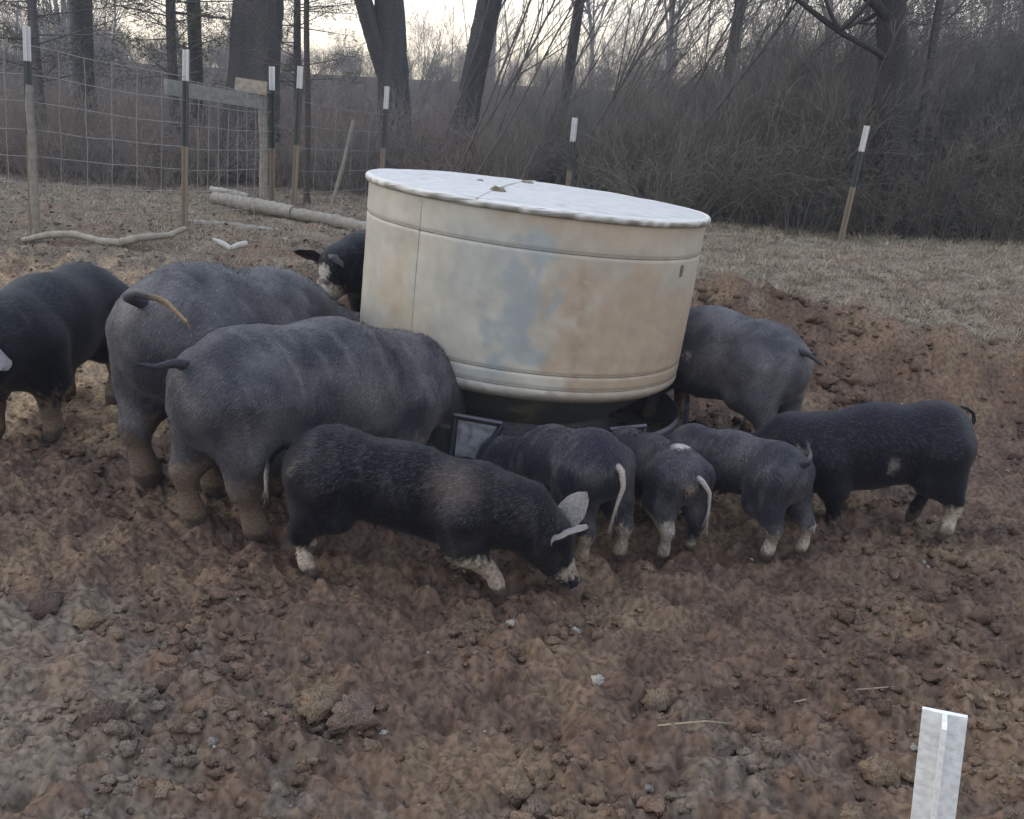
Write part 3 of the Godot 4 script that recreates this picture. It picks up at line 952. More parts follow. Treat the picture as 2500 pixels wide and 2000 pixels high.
func build_grass() -> void:
	var holder := Node3D.new()
	holder.name = "dry_grass"
	add_child(holder)
	tag(holder, "short dry winter grass on the slope below the trees", "grass", "", "stuff")
	for kind in 3:
		var b := MB.new()
		rng.seed = 900 + kind
		for k in 16:
			var a := rf(0, TAU)
			var o := Vector3(cos(a), 0, sin(a)) * rf(0.0, 0.05)
			var dir := Vector3(cos(a) * rf(0.2, 1.3), rf(0.5, 1.0), sin(a) * rf(0.2, 1.3)).normalized()
			var len := rf(0.03, 0.11)
			var sd := dir.cross(Vector3.UP).normalized() * 0.0016
			var nn := sd.cross(dir).normalized()
			var col := Color(1, 1, 1) * rf(0.7, 1.2)
			var p1 := o + dir * len * 0.55
			var p2 := o + dir * len + Vector3(dir.x, -0.4, dir.z) * len * 0.25
			var i0 := b.vert(o - sd, nn, col); var i1 := b.vert(o + sd, nn, col)
			var i2 := b.vert(p1 + sd, nn, col); var i3 := b.vert(p1 - sd, nn, col)
			var i4 := b.vert(p2, nn, col)
			b.quad(i0, i1, i2, i3); b.tri(i3, i2, i4)
		var mm := MultiMesh.new()
		mm.transform_format = MultiMesh.TRANSFORM_3D
		mm.use_colors = true
		mm.mesh = b.mesh()
		var xf := []
		var cl := []
		for k in 9000:
			var d := rf(4.4, 11.5)
			var x := rf(-0.7, 0.75) * d
			var m := mud_amount(x, -d)
			var keep := 1.0 - m
			if x < 0.3: keep *= 0.45 * ss(6.0, 7.0, d) + 0.05
			if rng.randf() > keep * (0.55 + noise_b.get_noise_2d(x * 1.5, d * 1.5)): continue
			var sc := rf(0.5, 1.1)
			xf.append(Transform3D(Basis.from_euler(Vector3(rf(-0.2, 0.2), rf(0, TAU), rf(-0.2, 0.2))).scaled(Vector3.ONE * sc), Vector3(x, ground_height(x, -d) - 0.004, -d)))
			var v := rf(0.7, 1.25)
			var c := Color(0.30, 0.245, 0.16).lerp(Color(0.22, 0.19, 0.14), rng.randf())
			if rng.randf() < 0.06: c = Color(0.15, 0.155, 0.085)
			cl.append(Color(c.r * v, c.g * v, c.b * v))
		mm.instance_count = xf.size()
		for k in xf.size():
			mm.set_instance_transform(k, xf[k]); mm.set_instance_color(k, cl[k])
		var o2 := MultiMeshInstance3D.new()
		o2.multimesh = mm
		o2.material_override = M.straw
		o2.name = "tufts"
		holder.add_child(o2, true)
		o2.set_meta("kind", "stuff")

func build_litter() -> void:
	# fallen leaves and bits of bark on the bank
	var b := MB.new()
	var z := Vector3(0.12, 0, 0)
	b.prism(Vector3.ZERO, Vector3.RIGHT, Vector3.BACK, Vector3.UP, PackedVector2Array([Vector2(-1, 0), Vector2(-0.4, 0.45), Vector2(0.5, 0.4), Vector2(1.0, 0.05), Vector2(0.4, -0.42), Vector2(-0.5, -0.4)]), 0.06, Color.WHITE)
	var mm := MultiMesh.new()
	mm.transform_format = MultiMesh.TRANSFORM_3D
	mm.use_colors = true
	mm.mesh = b.mesh()
	var xf := []
	var cl := []
	for k in 9000:
		var d := rf(5.0, 15.0)
		var x := rf(-0.75, 0.1) * d
		if rng.randf() > ss(5.0, 6.6, d) * (0.6 + noise_b.get_noise_2d(x, d)): continue
		var r := rf(0.012, 0.03)
		xf.append(Transform3D(Basis.from_euler(Vector3(rf(-0.6, 0.6), rf(0, TAU), rf(-0.6, 0.6))).scaled(Vector3.ONE * r), Vector3(x, ground_height(x, -d) + 0.006, -d)))
		var c := [Color(0.20, 0.13, 0.085), Color(0.14, 0.10, 0.075), Color(0.25, 0.21, 0.16), Color(0.17, 0.155, 0.14)][rng.randi() % 4] as Color
		cl.append(c)
	mm.instance_count = xf.size()
	for k in xf.size():
		mm.set_instance_transform(k, xf[k]); mm.set_instance_color(k, cl[k])
	var o := MultiMeshInstance3D.new()
	o.multimesh = mm
	o.material_override = M.clod
	o.name = "leaf_litter"
	add_child(o)
	tag(o, "brown fallen leaves scattered on the bank below the wire fence", "leaves", "", "stuff")

# ------------------------------------------------------------------ fence
func t_post(base: Vector3, top: Vector3, cap: float, turn: float, w: float, label: String, white_from := -1.0) -> void:
	var o := thing("fence_post", base, label, "post", "white tipped steel fence posts")
	var ax := (top - base)
	var len := ax.length()
	ax = ax / len
	var x := Vector3(cos(turn), 0, -sin(turn))
	x = (x - ax * x.dot(ax)).normalized()
	var z := x.cross(ax).normalized()
	var h := w * 0.5
	var t := w * 0.055
	var T := PackedVector2Array([Vector2(-h, -t), Vector2(h, -t), Vector2(h, t), Vector2(t, t * 1.6), Vector2(t, w * 0.75), Vector2(-t, w * 0.75), Vector2(-t, t * 1.6), Vector2(-h, t)])
	var cap_at := len - cap
	var rust_at := len * 0.50
	var foot := -0.25
	var pieces := [["shaft_foot", foot, rust_at, Color(0.21, 0.165, 0.12)], ["shaft", rust_at, cap_at, Color(0.045, 0.052, 0.046)], ["white_tip", cap_at, len, Color(0.55, 0.56, 0.55) if w > 0.045 else Color(0.70, 0.71, 0.70)]]
	if cap > 0.4 or w < 0.04: pieces.remove_at(0); pieces[0][1] = foot
	for q in pieces:
		var b := MB.new()
		b.prism(ax * q[1], x, z, ax, T, q[2] - q[1], q[3])
		if q[0] == "shaft":   # studs that hold the wire
			var y: float = q[1] + 0.03
			while y < q[2] - 0.02 and w > 0.03:
				b.box(ax * y - z * t * 1.6, x * t * 1.3, ax * w * 0.14, z * t * 1.2, q[3])
				y += 0.055
		part(q[0], b.mesh(), M.post_paint, o)

func wire(o: Node3D, a: Vector3, b_: Vector3, r: float, sag: float) -> void:
	var b := MB.new()
	var pts := PackedVector3Array()
	var rad := PackedFloat32Array()
	var m := 7
	for k in m:
		var t := float(k) / (m - 1)
		var p := a.lerp(b_, t) - Vector3.UP * sag * 4.0 * t * (1.0 - t)
		p += Vector3(rf(-1, 1), rf(-1, 1), rf(-1, 1)) * 0.006
		pts.append(p - o.position); rad.append(r)
	b.tube(pts, rad, 5, Color(0.20, 0.19, 0.175), Color(0.20, 0.19, 0.175))
	part("wire", b.mesh(), M.wire, o)

func wire_panel(a: Vector3, b: Vector3, at: Vector3, bt: Vector3, rows: int, step: float, r: float, label: String) -> void:
	# a, b: feet at the two posts; at, bt: tops
	var o := thing("wire_mesh_panel", (a + b) * 0.5, label, "wire fence", "wire mesh of the boundary fence")
	for k in rows:
		var t := float(k) / (rows - 1)
		wire(o, a.lerp(at, t), b.lerp(bt, t), r, 0.012)
	var len := (b - a).length()
	var m := int(len / step)
	for k in range(1, m):
		var t := float(k) / m
		wire(o, a.lerp(b, t), at.lerp(bt, t), r * 0.9, 0.0)

func build_fence() -> void:
	t_post(Vector3(-3.53, 0.45, -7.0), Vector3(-3.443, 1.882, -7.0), 0.225, 0.3, 0.05, "white tipped post beside the pale wooden stake, farthest along the wire fence")
	t_post(Vector3(-2.64, 0.42, -7.6), Vector3(-2.561, 1.812, -7.6), 0.22, 0.7, 0.05, "white tipped post that the grey board rail crosses")
	t_post(Vector3(-2.31, 0.38, -9.0), Vector3(-2.278, 1.777, -9.0), 0.2, 0.9, 0.055, "white tipped post at the short pale board's end")
	t_post(Vector3(-2.25, 0.38, -9.6), Vector3(-2.159, 1.815, -9.6), 0.2, 0.5, 0.055, "white tipped post in front of the thin branched sapling")
	t_post(Vector3(-1.60, 0.42, -11.0), Vector3(-1.535, 1.708, -11.0), 0.235, 0.4, 0.055, "white tipped post before the forked trunk, above the feeder's high side")
	t_post(Vector3(0.46, 0.42, -10.5), Vector3(0.497, 1.484, -10.5), 0.24, 0.2, 0.062, "white tipped post rising behind the middle of the feeder lid")
	t_post(Vector3(3.10, 0.42, -9.5), Vector3(3.194, 1.545, -9.5), 0.235, 0.1, 0.058, "white tipped post alone in front of the dark thicket")
	# wire mesh
	wire_panel(Vector3(-5.6, 0.50, -6.7), Vector3(-3.53, 0.46, -7.02), Vector3(-5.5, 1.80, -6.7), Vector3(-3.45, 1.76, -7.02), 8, 0.15, 0.0030, "wire mesh running out of the picture past the wooden stake")
	wire_panel(Vector3(-3.51, 0.46, -7.02), Vector3(-2.64, 0.44, -7.6), Vector3(-3.44, 1.76, -7.02), Vector3(-2.57, 1.62, -7.6), 8, 0.15, 0.0030, "wire mesh between the first two white tipped posts")
	wire_panel(Vector3(-2.63, 0.44, -7.62), Vector3(-2.31, 0.42, -9.0), Vector3(-2.56, 1.60, -7.62), Vector3(-2.28, 1.55, -9.0), 8, 0.15, 0.0028, "wire mesh below the grey board rail")
	wire_panel(Vector3(-2.26, 0.42, -9.62), Vector3(-1.60, 0.45, -11.0), Vector3(-2.18, 1.50, -9.62), Vector3(-1.54, 1.42, -11.0), 6, 0.3, 0.0022, "thin wire mesh from the sapling to the forked trunk")
	# wooden stake and posts
	for q in [[Vector3(-3.47, 0.40, -6.93), Vector3(-3.44, 1.50, -6.95), 0.028, "pale wooden stake standing against the wire mesh"], [Vector3(-2.36, 0.36, -8.95), Vector3(-2.36, 1.62, -8.98), 0.04, "grey wooden post holding the end of the board rail"], [Vector3(-1.95, 0.40, -9.9), Vector3(-1.72, 1.35, -10.0), 0.02, "thin pale stick leaning behind the fence corner"]]:
		var b := MB.new()
		var ax: Vector3 = q[1] - q[0]
		var pts := PackedVector3Array(); var rad := PackedFloat32Array()
		for k in 9:
			pts.append(ax * (k / 8.0) + Vector3(rf(-1, 1), 0, rf(-1, 1)) * 0.006); rad.append(q[2] * rf(0.9, 1.1))
		b.tube(pts, rad, 9, Color(0.23, 0.195, 0.15), Color(0.20, 0.19, 0.17))
		single("wooden_post", b.mesh(), M.wood, q[0], q[3], "post")
	# boards
	var b2 := MB.new()
	var p0 := Vector3(-2.78, 1.545, -7.75)
	var p1 := Vector3(-2.34, 1.47, -8.85)
	var ax2 := (p1 - p0)
	var x := ax2.normalized()
	b2.box(Vector3.ZERO, ax2 * 0.5, (Vector3.UP - x * x.y).normalized() * 0.058, x.cross(Vector3.UP).normalized() * 0.018, Color(0.20, 0.21, 0.185))
	single("board_rail", b2.mesh(), M.wood, (p0 + p1) * 0.5, "weathered grey board nailed level across the fence posts", "board")
	b2 = MB.new()
	b2.box(Vector3.ZERO, Vector3(0.13, -0.012, -0.02), Vector3(0.005, 0.055, 0), Vector3(0, 0, 0.018), Color(0.33, 0.285, 0.225))
	single("short_board", b2.mesh(), M.wood, Vector3(-2.41, 1.60, -8.80), "short pale board end fixed above the wooden post", "board")
	# far posts lost in the thicket
	for q in [[1360, 1.05, 1.43, -11.4], [1680, 2.85, 1.36, -11.2], [2026, 4.55, 1.16, -10.8]]:
		t_post(Vector3(q[1] - 0.06, 0.40, q[3]), Vector3(q[1], q[2], q[3]), 0.11, 0.3, 0.035, ["faint far post at the thicket's edge, nearest the feeder rim", "faint far post tip just beside the lone white tipped post", "faint far post tip in the thicket near the picture edge"][[1360, 1680, 2026].find(q[0])])

# ------------------------------------------------------------------ logs, sticks, stones
func log_piece(called: String, pts_: Array, rads: Array, c1: Color, c2: Color, label: String, cat: String) -> void:
	var cur := Curve3D.new()
	for k in pts_.size():
		var pr: Vector3 = pts_[maxi(k - 1, 0)]
		var nx: Vector3 = pts_[mini(k + 1, pts_.size() - 1)]
		cur.add_point(pts_[k] - pts_[0], (pr - nx) * 0.16, (nx - pr) * 0.16)
	var b := MB.new()
	var pts := PackedVector3Array(); var rad := PackedFloat32Array()
	var m := 10 * pts_.size()
	for k in m:
		var t := float(k) / (m - 1)
		pts.append(cur.sample_baked(cur.get_baked_length() * t) + Vector3(rf(-1, 1), rf(-1, 1), rf(-1, 1)) * rads[0] * 0.08)
		var f := t * (rads.size() - 1)
		rad.append(lerpf(rads[int(f)], rads[mini(int(f) + 1, rads.size() - 1)], f - int(f)) * rf(0.9, 1.1))
	b.tube(pts, rad, 11, c1, c2)
	single(called, b.mesh(), M.wood, pts_[0], label, cat)

func build_logs() -> void:
	var pale := Color(0.27, 0.245, 0.20)
	log_piece("log", [Vector3(-2.80, 0.62, -8.9), Vector3(-2.35, 0.58, -8.75), Vector3(-2.02, 0.56, -8.6)], [0.055, 0.065, 0.06], pale, pale, "thick pale log lying just behind the fence corner", "log")
	log_piece("log", [Vector3(-2.00, 0.555, -8.55), Vector3(-1.65, 0.53, -8.4), Vector3(-1.15, 0.49, -8.1)], [0.05, 0.055, 0.05], pale * 0.9, pale * 0.85, "long log running down to the feeder from the fence corner", "log")
	log_piece("log", [Vector3(-2.95, 0.66, -9.3), Vector3(-2.70, 0.64, -9.2), Vector3(-2.55, 0.62, -9.15)], [0.03, 0.035, 0.03], Color(0.33, 0.31, 0.27), pale, "small pale log end behind the thick log", "log")
	log_piece("log", [Vector3(-2.75, 0.49, -8.0), Vector3(-2.4, 0.49, -7.9), Vector3(-1.95, 0.47, -7.85)], [0.03, 0.04, 0.032], pale * 0.85, pale * 0.8, "half buried log lying below the thick pale log", "log")
	log_piece("root", [Vector3(-3.48, 0.46, -6.75), Vector3(-3.33, 0.50, -6.75), Vector3(-3.13, 0.515, -6.78), Vector3(-2.92, 0.485, -6.72), Vector3(-2.78, 0.485, -6.7), Vector3(-2.66, 0.52, -6.75), Vector3(-2.5, 0.53, -6.9), Vector3(-2.42, 0.57, -7.0)], [0.018, 0.024, 0.026, 0.024, 0.028, 0.026, 0.024, 0.018], Color(0.29, 0.26, 0.20), Color(0.25, 0.22, 0.17), "crooked pale root snaking along the foot of the wire mesh", "root")
	# a forked scrap of pale wood
	var o := thing("forked_stick", Vector3(-2.02, gh(-2.02, -6.75) + 0.05, -6.75), "small forked scrap of bleached wood on the bank", "stick")
	for q in [[Vector3(-0.13, 0.03, -0.03), Vector3(0.02, -0.02, 0.05), 0.022], [Vector3(0.0, -0.02, 0.05), Vector3(0.11, 0.015, -0.02), 0.024]]:
		var b := MB.new()
		b.tube(PackedVector3Array([q[0], q[0].lerp(q[1], 0.5) + Vector3(0, 0.006, 0), q[1]]), PackedFloat32Array([q[2] * 0.6, q[2], q[2] * 0.9]), 8, Color(0.43, 0.42, 0.38), Color(0.38, 0.36, 0.32))
		part("prong", b.mesh(), M.wood, o)
	# straw stalks
	for q in [[[Vector3(0.40, 0.03, -2.06), Vector3(0.53, 0.045, -2.11), Vector3(0.62, 0.045, -2.20)], "bent straw lying on the mud near the camera"], [[Vector3(0.80, 0.04, -2.27), Vector3(0.97, 0.045, -2.34), Vector3(1.12, 0.045, -2.38)], "faint straight straw lying on the mud before the white post"]]:
		var pts: Array = q[0]
		var pp := []
		for w in pts:
			pp.append(Vector3(w.x, ground_height(w.x, w.z) + 0.014, w.z))
		log_piece("straw", pp, [0.0022, 0.0022, 0.0018], Color(0.33, 0.26, 0.16), Color(0.30, 0.24, 0.16), q[1], "straw")
	# single clods and stones that stand out
	var spots := [[-0.45, -2.12, 0.050, 0, "big rounded clod beside the greyish one, before the black shoat"], [-0.36, -2.08, 0.056, 1, "greyish big clod with a knobbly top before the black shoat"],
		[0.03, -2.62, 0.013, 2, "small white stone below the black shoat's nose"], [0.43, -2.27, 0.036, 0, "tan clod near the end of the bent straw"], [0.27, -2.30, 0.016, 2, "pale chip of stone between the shoat and the bent straw"],
		[-1.35, -2.55, 0.045, 3, "dark clod at the picture's edge before the sows"], [-1.20, -2.50, 0.040, 0, "reddish clod next to the dark edge clod"], [-0.95, -2.02, 0.04, 3, "dark crusty clod on the grey gravel"],
		[0.05, -1.86, 0.034, 0, "tan square clod near the foot of the picture"], [0.10, -1.80, 0.03, 1, "grey clod just below the tan square one"], [0.92, -1.98, 0.036, 0, "tan clod left of the near white post"], [0.80, -1.80, 0.026, 0, "ochre clod below the tan one by the white post"]]
	for q in spots:
		var b := MB.new()
		var col: Color = [Color(0.21, 0.155, 0.105), Color(0.165, 0.125, 0.095), Color(0.36, 0.33, 0.28), Color(0.115, 0.085, 0.07)][q[3]]
		lump(b, Vector3.ZERO, q[2], 0.8, col, int(q[2] * 1000 + q[0] * 31.0), 16, 22, 0.6)
		single("stone" if q[3] == 2 else "dirt_clod", b.mesh(), M.clod, Vector3(q[0], ground_height(q[0], q[1]) + q[2] * 0.35, q[1]), q[4], "stone" if q[3] == 2 else "clod")

# ------------------------------------------------------------------ trees
var twig_budget := 0

func limb(b: MB, start: Vector3, dir: Vector3, len: float, r: float, level: int, o: Dictionary) -> void:
	var m: int = [7, 6, 5, 4, 3][mini(level, 4)]
	var pts := PackedVector3Array(); var rad := PackedFloat32Array()
	var p := start
	var d := dir.normalized()
	var dirs := []
	var wob: float = o.get("wobble", 0.16)
	for k in m + 1:
		pts.append(p); rad.append(maxf(r * lerpf(1.0, o.get("taper", 0.35), float(k) / m), o.get("min_r", 0.002)))
		dirs.append(d)
		p += d * len / m
		d = (d + Vector3(rf(-1, 1), rf(-1, 1), rf(-1, 1)) * wob + Vector3.UP * o.get("rise", 0.06) + o.get("lean", Vector3.ZERO) * 0.1).normalized()
	var col: Color = o.col
	col = col * rf(0.85, 1.15)
	b.tube(pts, rad, [8, 5, 4, 3, 3][mini(level, 4)], col, col, false)
	if level >= o.levels: return
	var kids: int = o.kids[mini(level, o.kids.size() - 1)]
	for k in kids:
		var t := rf(o.get("from", 0.25), 1.0)
		var f := t * m
		var id := mini(int(f), m - 1)
		var at := pts[id].lerp(pts[id + 1], f - id)
		var base: Vector3 = dirs[id]
		var sd := base.cross(Vector3(rf(-1, 1), rf(-1, 1), rf(-1, 1))).normalized()
		var ang := rf(o.get("ang0", 0.4), o.get("ang1", 0.95))
		limb(b, at, base * cos(ang) + sd * sin(ang), len * rf(0.35, 0.65) * (1.15 - 0.4 * t), rad[id] * rf(0.35, 0.6), level + 1, o)

func bark_trunk(pts_: Array, rads: Array, col: Color) -> ArrayMesh:
	# a trunk with ridged bark
	var cur := Curve3D.new()
	for k in pts_.size():
		var pr: Vector3 = pts_[maxi(k - 1, 0)]
		var nx: Vector3 = pts_[mini(k + 1, pts_.size() - 1)]
		cur.add_point(pts_[k], (pr - nx) * 0.16, (nx - pr) * 0.16)
	var b := MB.new()
	var rows := 60
	var sides := 40
	var L := cur.get_baked_length()
	var off := rf(0, 50)
	for j in rows + 1:
		var t := float(j) / rows
		var p := cur.sample_baked(L * t)
		var q := cur.sample_baked(minf(L * t + 0.05, L)) - cur.sample_baked(maxf(L * t - 0.05, 0.0))
		var ax := q.normalized()
		var u := ax.cross(Vector3.BACK).normalized()
		var w := ax.cross(u)
		var f := t * (rads.size() - 1)
		var r0 := lerpf(rads[int(f)], rads[mini(int(f) + 1, rads.size() - 1)], f - int(f))
		for k in sides + 1:
			var a := TAU * (k % sides) / sides
			var nn := u * cos(a) + w * sin(a)
			var ridge := absf(noise_c.get_noise_3d(cos(a) * 4.0 + off, sin(a) * 4.0, t * L * 0.7)) * 0.16 + noise_a.get_noise_3d(cos(a) + off, sin(a), t * L * 0.5) * 0.14
			var tone := clampf(0.75 + ridge * 2.2, 0.5, 1.25)
			var moss := clampf(noise_a.get_noise_3d(cos(a) * 2.0 + off, sin(a) * 2.0, t * L) * 2.0 - 0.3, 0, 1)
			var cc := (col * tone).lerp(Color(0.075, 0.085, 0.06), moss * 0.5)
			b.vert(p + nn * r0 * (0.93 + ridge), nn, cc)
	for j in rows:
		for k in sides:
			var a := j * (sides + 1) + k
			b.quad(a, a + 1, a + sides + 2, a + sides + 1)
	return b.mesh()

func big_tree(base: Vector3, top: Vector3, r0: float, r1: float, label: String, o: Dictionary, extra: Array = []) -> void:
	var t := thing("bare_tree", base, label, "tree", "bare winter trees behind the fence")
	var v := top - base
	var col: Color = o.col
	var mid := v * 0.5 + Vector3(rf(-0.06, 0.06), 0, rf(-0.06, 0.06))
	part("trunk", bark_trunk([Vector3(0, -0.3, 0), v * 0.06, v * 0.25, mid, v], [r0 * 1.35, r0 * 1.08, r0, (r0 + r1) * 0.5, r1], col), M.bark, t)
	for e in extra:
		part("limb", bark_trunk(e[0], e[1], col), M.bark, t)
	var b := MB.new()
	for k in o.get("branches", 14):
		var f := rf(o.get("low", 0.35), 1.0)
		var a := rf(0, TAU)
		limb(b, v * f, Vector3(cos(a), rf(0.25, 1.0), sin(a)), rf(0.8, 1.9) * o.get("spread", 1.0), lerpf(r0, r1, f) * rf(0.10, 0.28), 1, o)
	for e in extra:
		for k in 5:
			var q: Vector3 = e[0][rng.randi_range(1, e[0].size() - 1)]
			var a := rf(0, TAU)
			limb(b, q, Vector3(cos(a), rf(0.25, 1.0), sin(a)), rf(0.6, 1.4), r1 * 0.2, 1, o)
	part("crown", b.mesh(), M.twig, t)

func build_trees() -> void:
	rng.seed = 4242
	var bark := Color(0.10, 0.096, 0.098)
	var o := {"col": bark, "levels": 4, "kids": [0, 5, 4, 3], "min_r": 0.0028, "branches": 14, "low": 0.4}
	var few := {"col": bark, "levels": 4, "kids": [0, 4, 4, 3], "min_r": 0.003, "branches": 6, "low": 0.5}
	big_tree(Vector3(-3.66, 0.45, -13.0), Vector3(-2.95, 7.0, -13.0), 0.30, 0.31, "thickest dark trunk rising behind the board rail", few)
	big_tree(Vector3(-1.80, 0.45, -14.0), Vector3(-2.15, 7.0, -14.2), 0.20, 0.22, "forked pale grey tree behind the high side of the feeder", few,
		[[[Vector3(-0.12, 1.3, 0), Vector3(-0.28, 1.75, 0), Vector3(-0.48, 2.4, 0), Vector3(-0.80, 3.4, 0)], [0.12, 0.13, 0.12, 0.10]]])
	big_tree(Vector3(-0.92, 0.45, -13.2), Vector3(-0.10, 6.5, -13.2), 0.15, 0.145, "slim grey trunk between the forked tree and the leaning brush", o)
	big_tree(Vector3(3.86, 0.45, -10.3), Vector3(3.22, 5.7, -10.3), 0.14, 0.13, "dark forking tree standing up out of the thicket", {"col": Color(0.052, 0.048, 0.047), "levels": 4, "kids": [0, 4, 4, 3], "min_r": 0.003, "branches": 6, "low": 0.5},
		[[[Vector3(-0.24, 1.98, 0), Vector3(-0.42, 2.18, 0.05), Vector3(-0.70, 2.36, 0.1), Vector3(-1.1, 2.66, 0.2), Vector3(-1.5, 3.1, 0.3)], [0.06, 0.05, 0.045, 0.04, 0.03]], [[Vector3(-0.22, 1.72, 0), Vector3(-0.5, 1.83, 0.1), Vector3(-0.85, 1.98, 0.1), Vector3(-1.4, 2.28, 0.2)], [0.04, 0.03, 0.028, 0.02]]])
	big_tree(Vector3(4.12, 0.45, -10.55), Vector3(4.08, 5.2, -10.55), 0.04, 0.032, "thin dark tree just beyond the forking one", few)
	big_tree(Vector3(-4.75, 0.45, -14.5), Vector3(-4.75, 6.5, -14.5), 0.09, 0.07, "slim trunk left of the thickest trunk", o)
	big_tree(Vector3(-2.25, 0.42, -10.2), Vector3(-2.15, 4.6, -10.2), 0.028, 0.016, "thin sapling with short side twigs against the sky", {"col": Color(0.085, 0.07, 0.06), "levels": 3, "kids": [0, 4, 2], "min_r": 0.0025, "branches": 16, "low": 0.28, "spread": 0.5})
	big_tree(Vector3(0.35, 0.45, -14.5), Vector3(1.10, 6.0, -14.5), 0.075, 0.06, "leaning slim tree above the middle of the feeder", o)
	big_tree(Vector3(2.65, 0.45, -14.5), Vector3(3.25, 6.0, -14.5), 0.08, 0.06, "slim tree deep in the thicket before the forking tree", o)
	big_tree(Vector3(-6.6, 0.45, -15.0), Vector3(-6.5, 6.5, -15.0), 0.15, 0.12, "dark trunk behind the wire mesh at its far end", few)
	big_tree(Vector3(-5.75, 0.5, -17.5), Vector3(-5.7, 6.5, -17.5), 0.11, 0.09, "dark trunk in the shade behind the middle of the mesh", few)
	# leaning saplings of the brush
	var lean := {"col": Color(0.085, 0.078, 0.075), "levels": 3, "kids": [9, 5, 3], "min_r": 0.0025, "rise": 0.0, "wobble": 0.06, "ang0": 0.2, "ang1": 0.55, "from": 0.35, "taper": 0.4}
	for k in 24:
		var x := lerpf(-1.4, 2.9, (k + 0.5) / 24.0) + rf(-0.1, 0.1)
		var z := -rf(11.0, 14.0)
		var t := thing("leaning_sapling", Vector3(x, gh(x, z) - 0.05, z), "thin bare sapling leaning to one side in the brush behind the feeder", "sapling", "leaning saplings behind the feeder")
		var b := MB.new()
		limb(b, Vector3.ZERO, Vector3(rf(0.35, 0.85), 1.0, rf(-0.2, 0.2)), rf(2.4, 4.2), rf(0.010, 0.024), 0, lean)
		part("stem", b.mesh(), M.twig, t)
	# cedars with dark needles
	var ce := [[Vector3(-6.0, 0.5, -12.4), 5.5, 1.3, "dark cedar filling the picture's upper corner"], [Vector3(-4.55, 0.5, -13.0), 5.5, 1.15, "olive cedar above the wire mesh"], [Vector3(-3.75, 0.5, -16.5), 6.0, 1.1, "open ragged cedar with sky showing through its needles"]]
	for q in ce:
		var t := thing("cedar_tree", q[0], q[3], "tree")
		var b := MB.new()
		limb(b, Vector3(0, -0.1, 0), Vector3.UP, q[1], 0.09, 9, {"col": bark, "levels": 0, "kids": [0], "wobble": 0.03})
		part("trunk", b.mesh(), M.bark, t)
		var nb := MB.new()
		for k in 80:
			var y: float = rf(0.18, 0.98) * q[1]
			var a := rf(0, TAU)
			var reach: float = q[2] * (1.05 - y / q[1]) * rf(0.6, 1.25) + 0.25
			var dir := Vector3(cos(a), rf(-0.1, 0.45), sin(a)).normalized()
			nb.tube(PackedVector3Array([Vector3(0, y, 0), Vector3(0, y, 0) + dir * reach]), PackedFloat32Array([0.012, 0.004]), 3, bark, bark, false)
			for j in 300:
				var w := Vector3(0, y, 0) + dir * reach * pow(rng.randf(), 0.6) * 1.08 + Vector3(rf(-1, 1), rf(-1, 1), rf(-1, 1)) * 0.10
				var d2 := (dir + Vector3(rf(-1, 1), rf(-1.1, 0.9), rf(-1, 1))).normalized()
				var sd := d2.cross(Vector3(rf(-1, 1), rf(-1, 1), rf(-1, 1))).normalized() * rf(0.0025, 0.006)
				var nn := sd.cross(d2).normalized()
				var cc := Color(0.050, 0.058, 0.036).lerp(Color(0.085, 0.075, 0.045), rng.randf())
				var i0 := nb.vert(w - sd, nn, cc); var i1 := nb.vert(w + sd, nn, cc); var i2 := nb.vert(w + d2 * rf(0.04, 0.10), nn, cc)
				nb.tri(i0, i1, i2)
		part("crown", nb.mesh(), M.needle, t)

func multi(called: String, mesh: Mesh, xf: Array, cl: Array, mat: Material, parent: Node3D) -> void:
	var mm := MultiMesh.new()
	mm.transform_format = MultiMesh.TRANSFORM_3D
	mm.use_colors = true
	mm.mesh = mesh
	mm.instance_count = xf.size()
	for k in xf.size():
		mm.set_instance_transform(k, xf[k]); mm.set_instance_color(k, cl[k])
	var o := MultiMeshInstance3D.new()
	o.multimesh = mm
	o.material_override = mat
	o.name = called
	parent.add_child(o, true)
	o.set_meta("kind", "stuff")

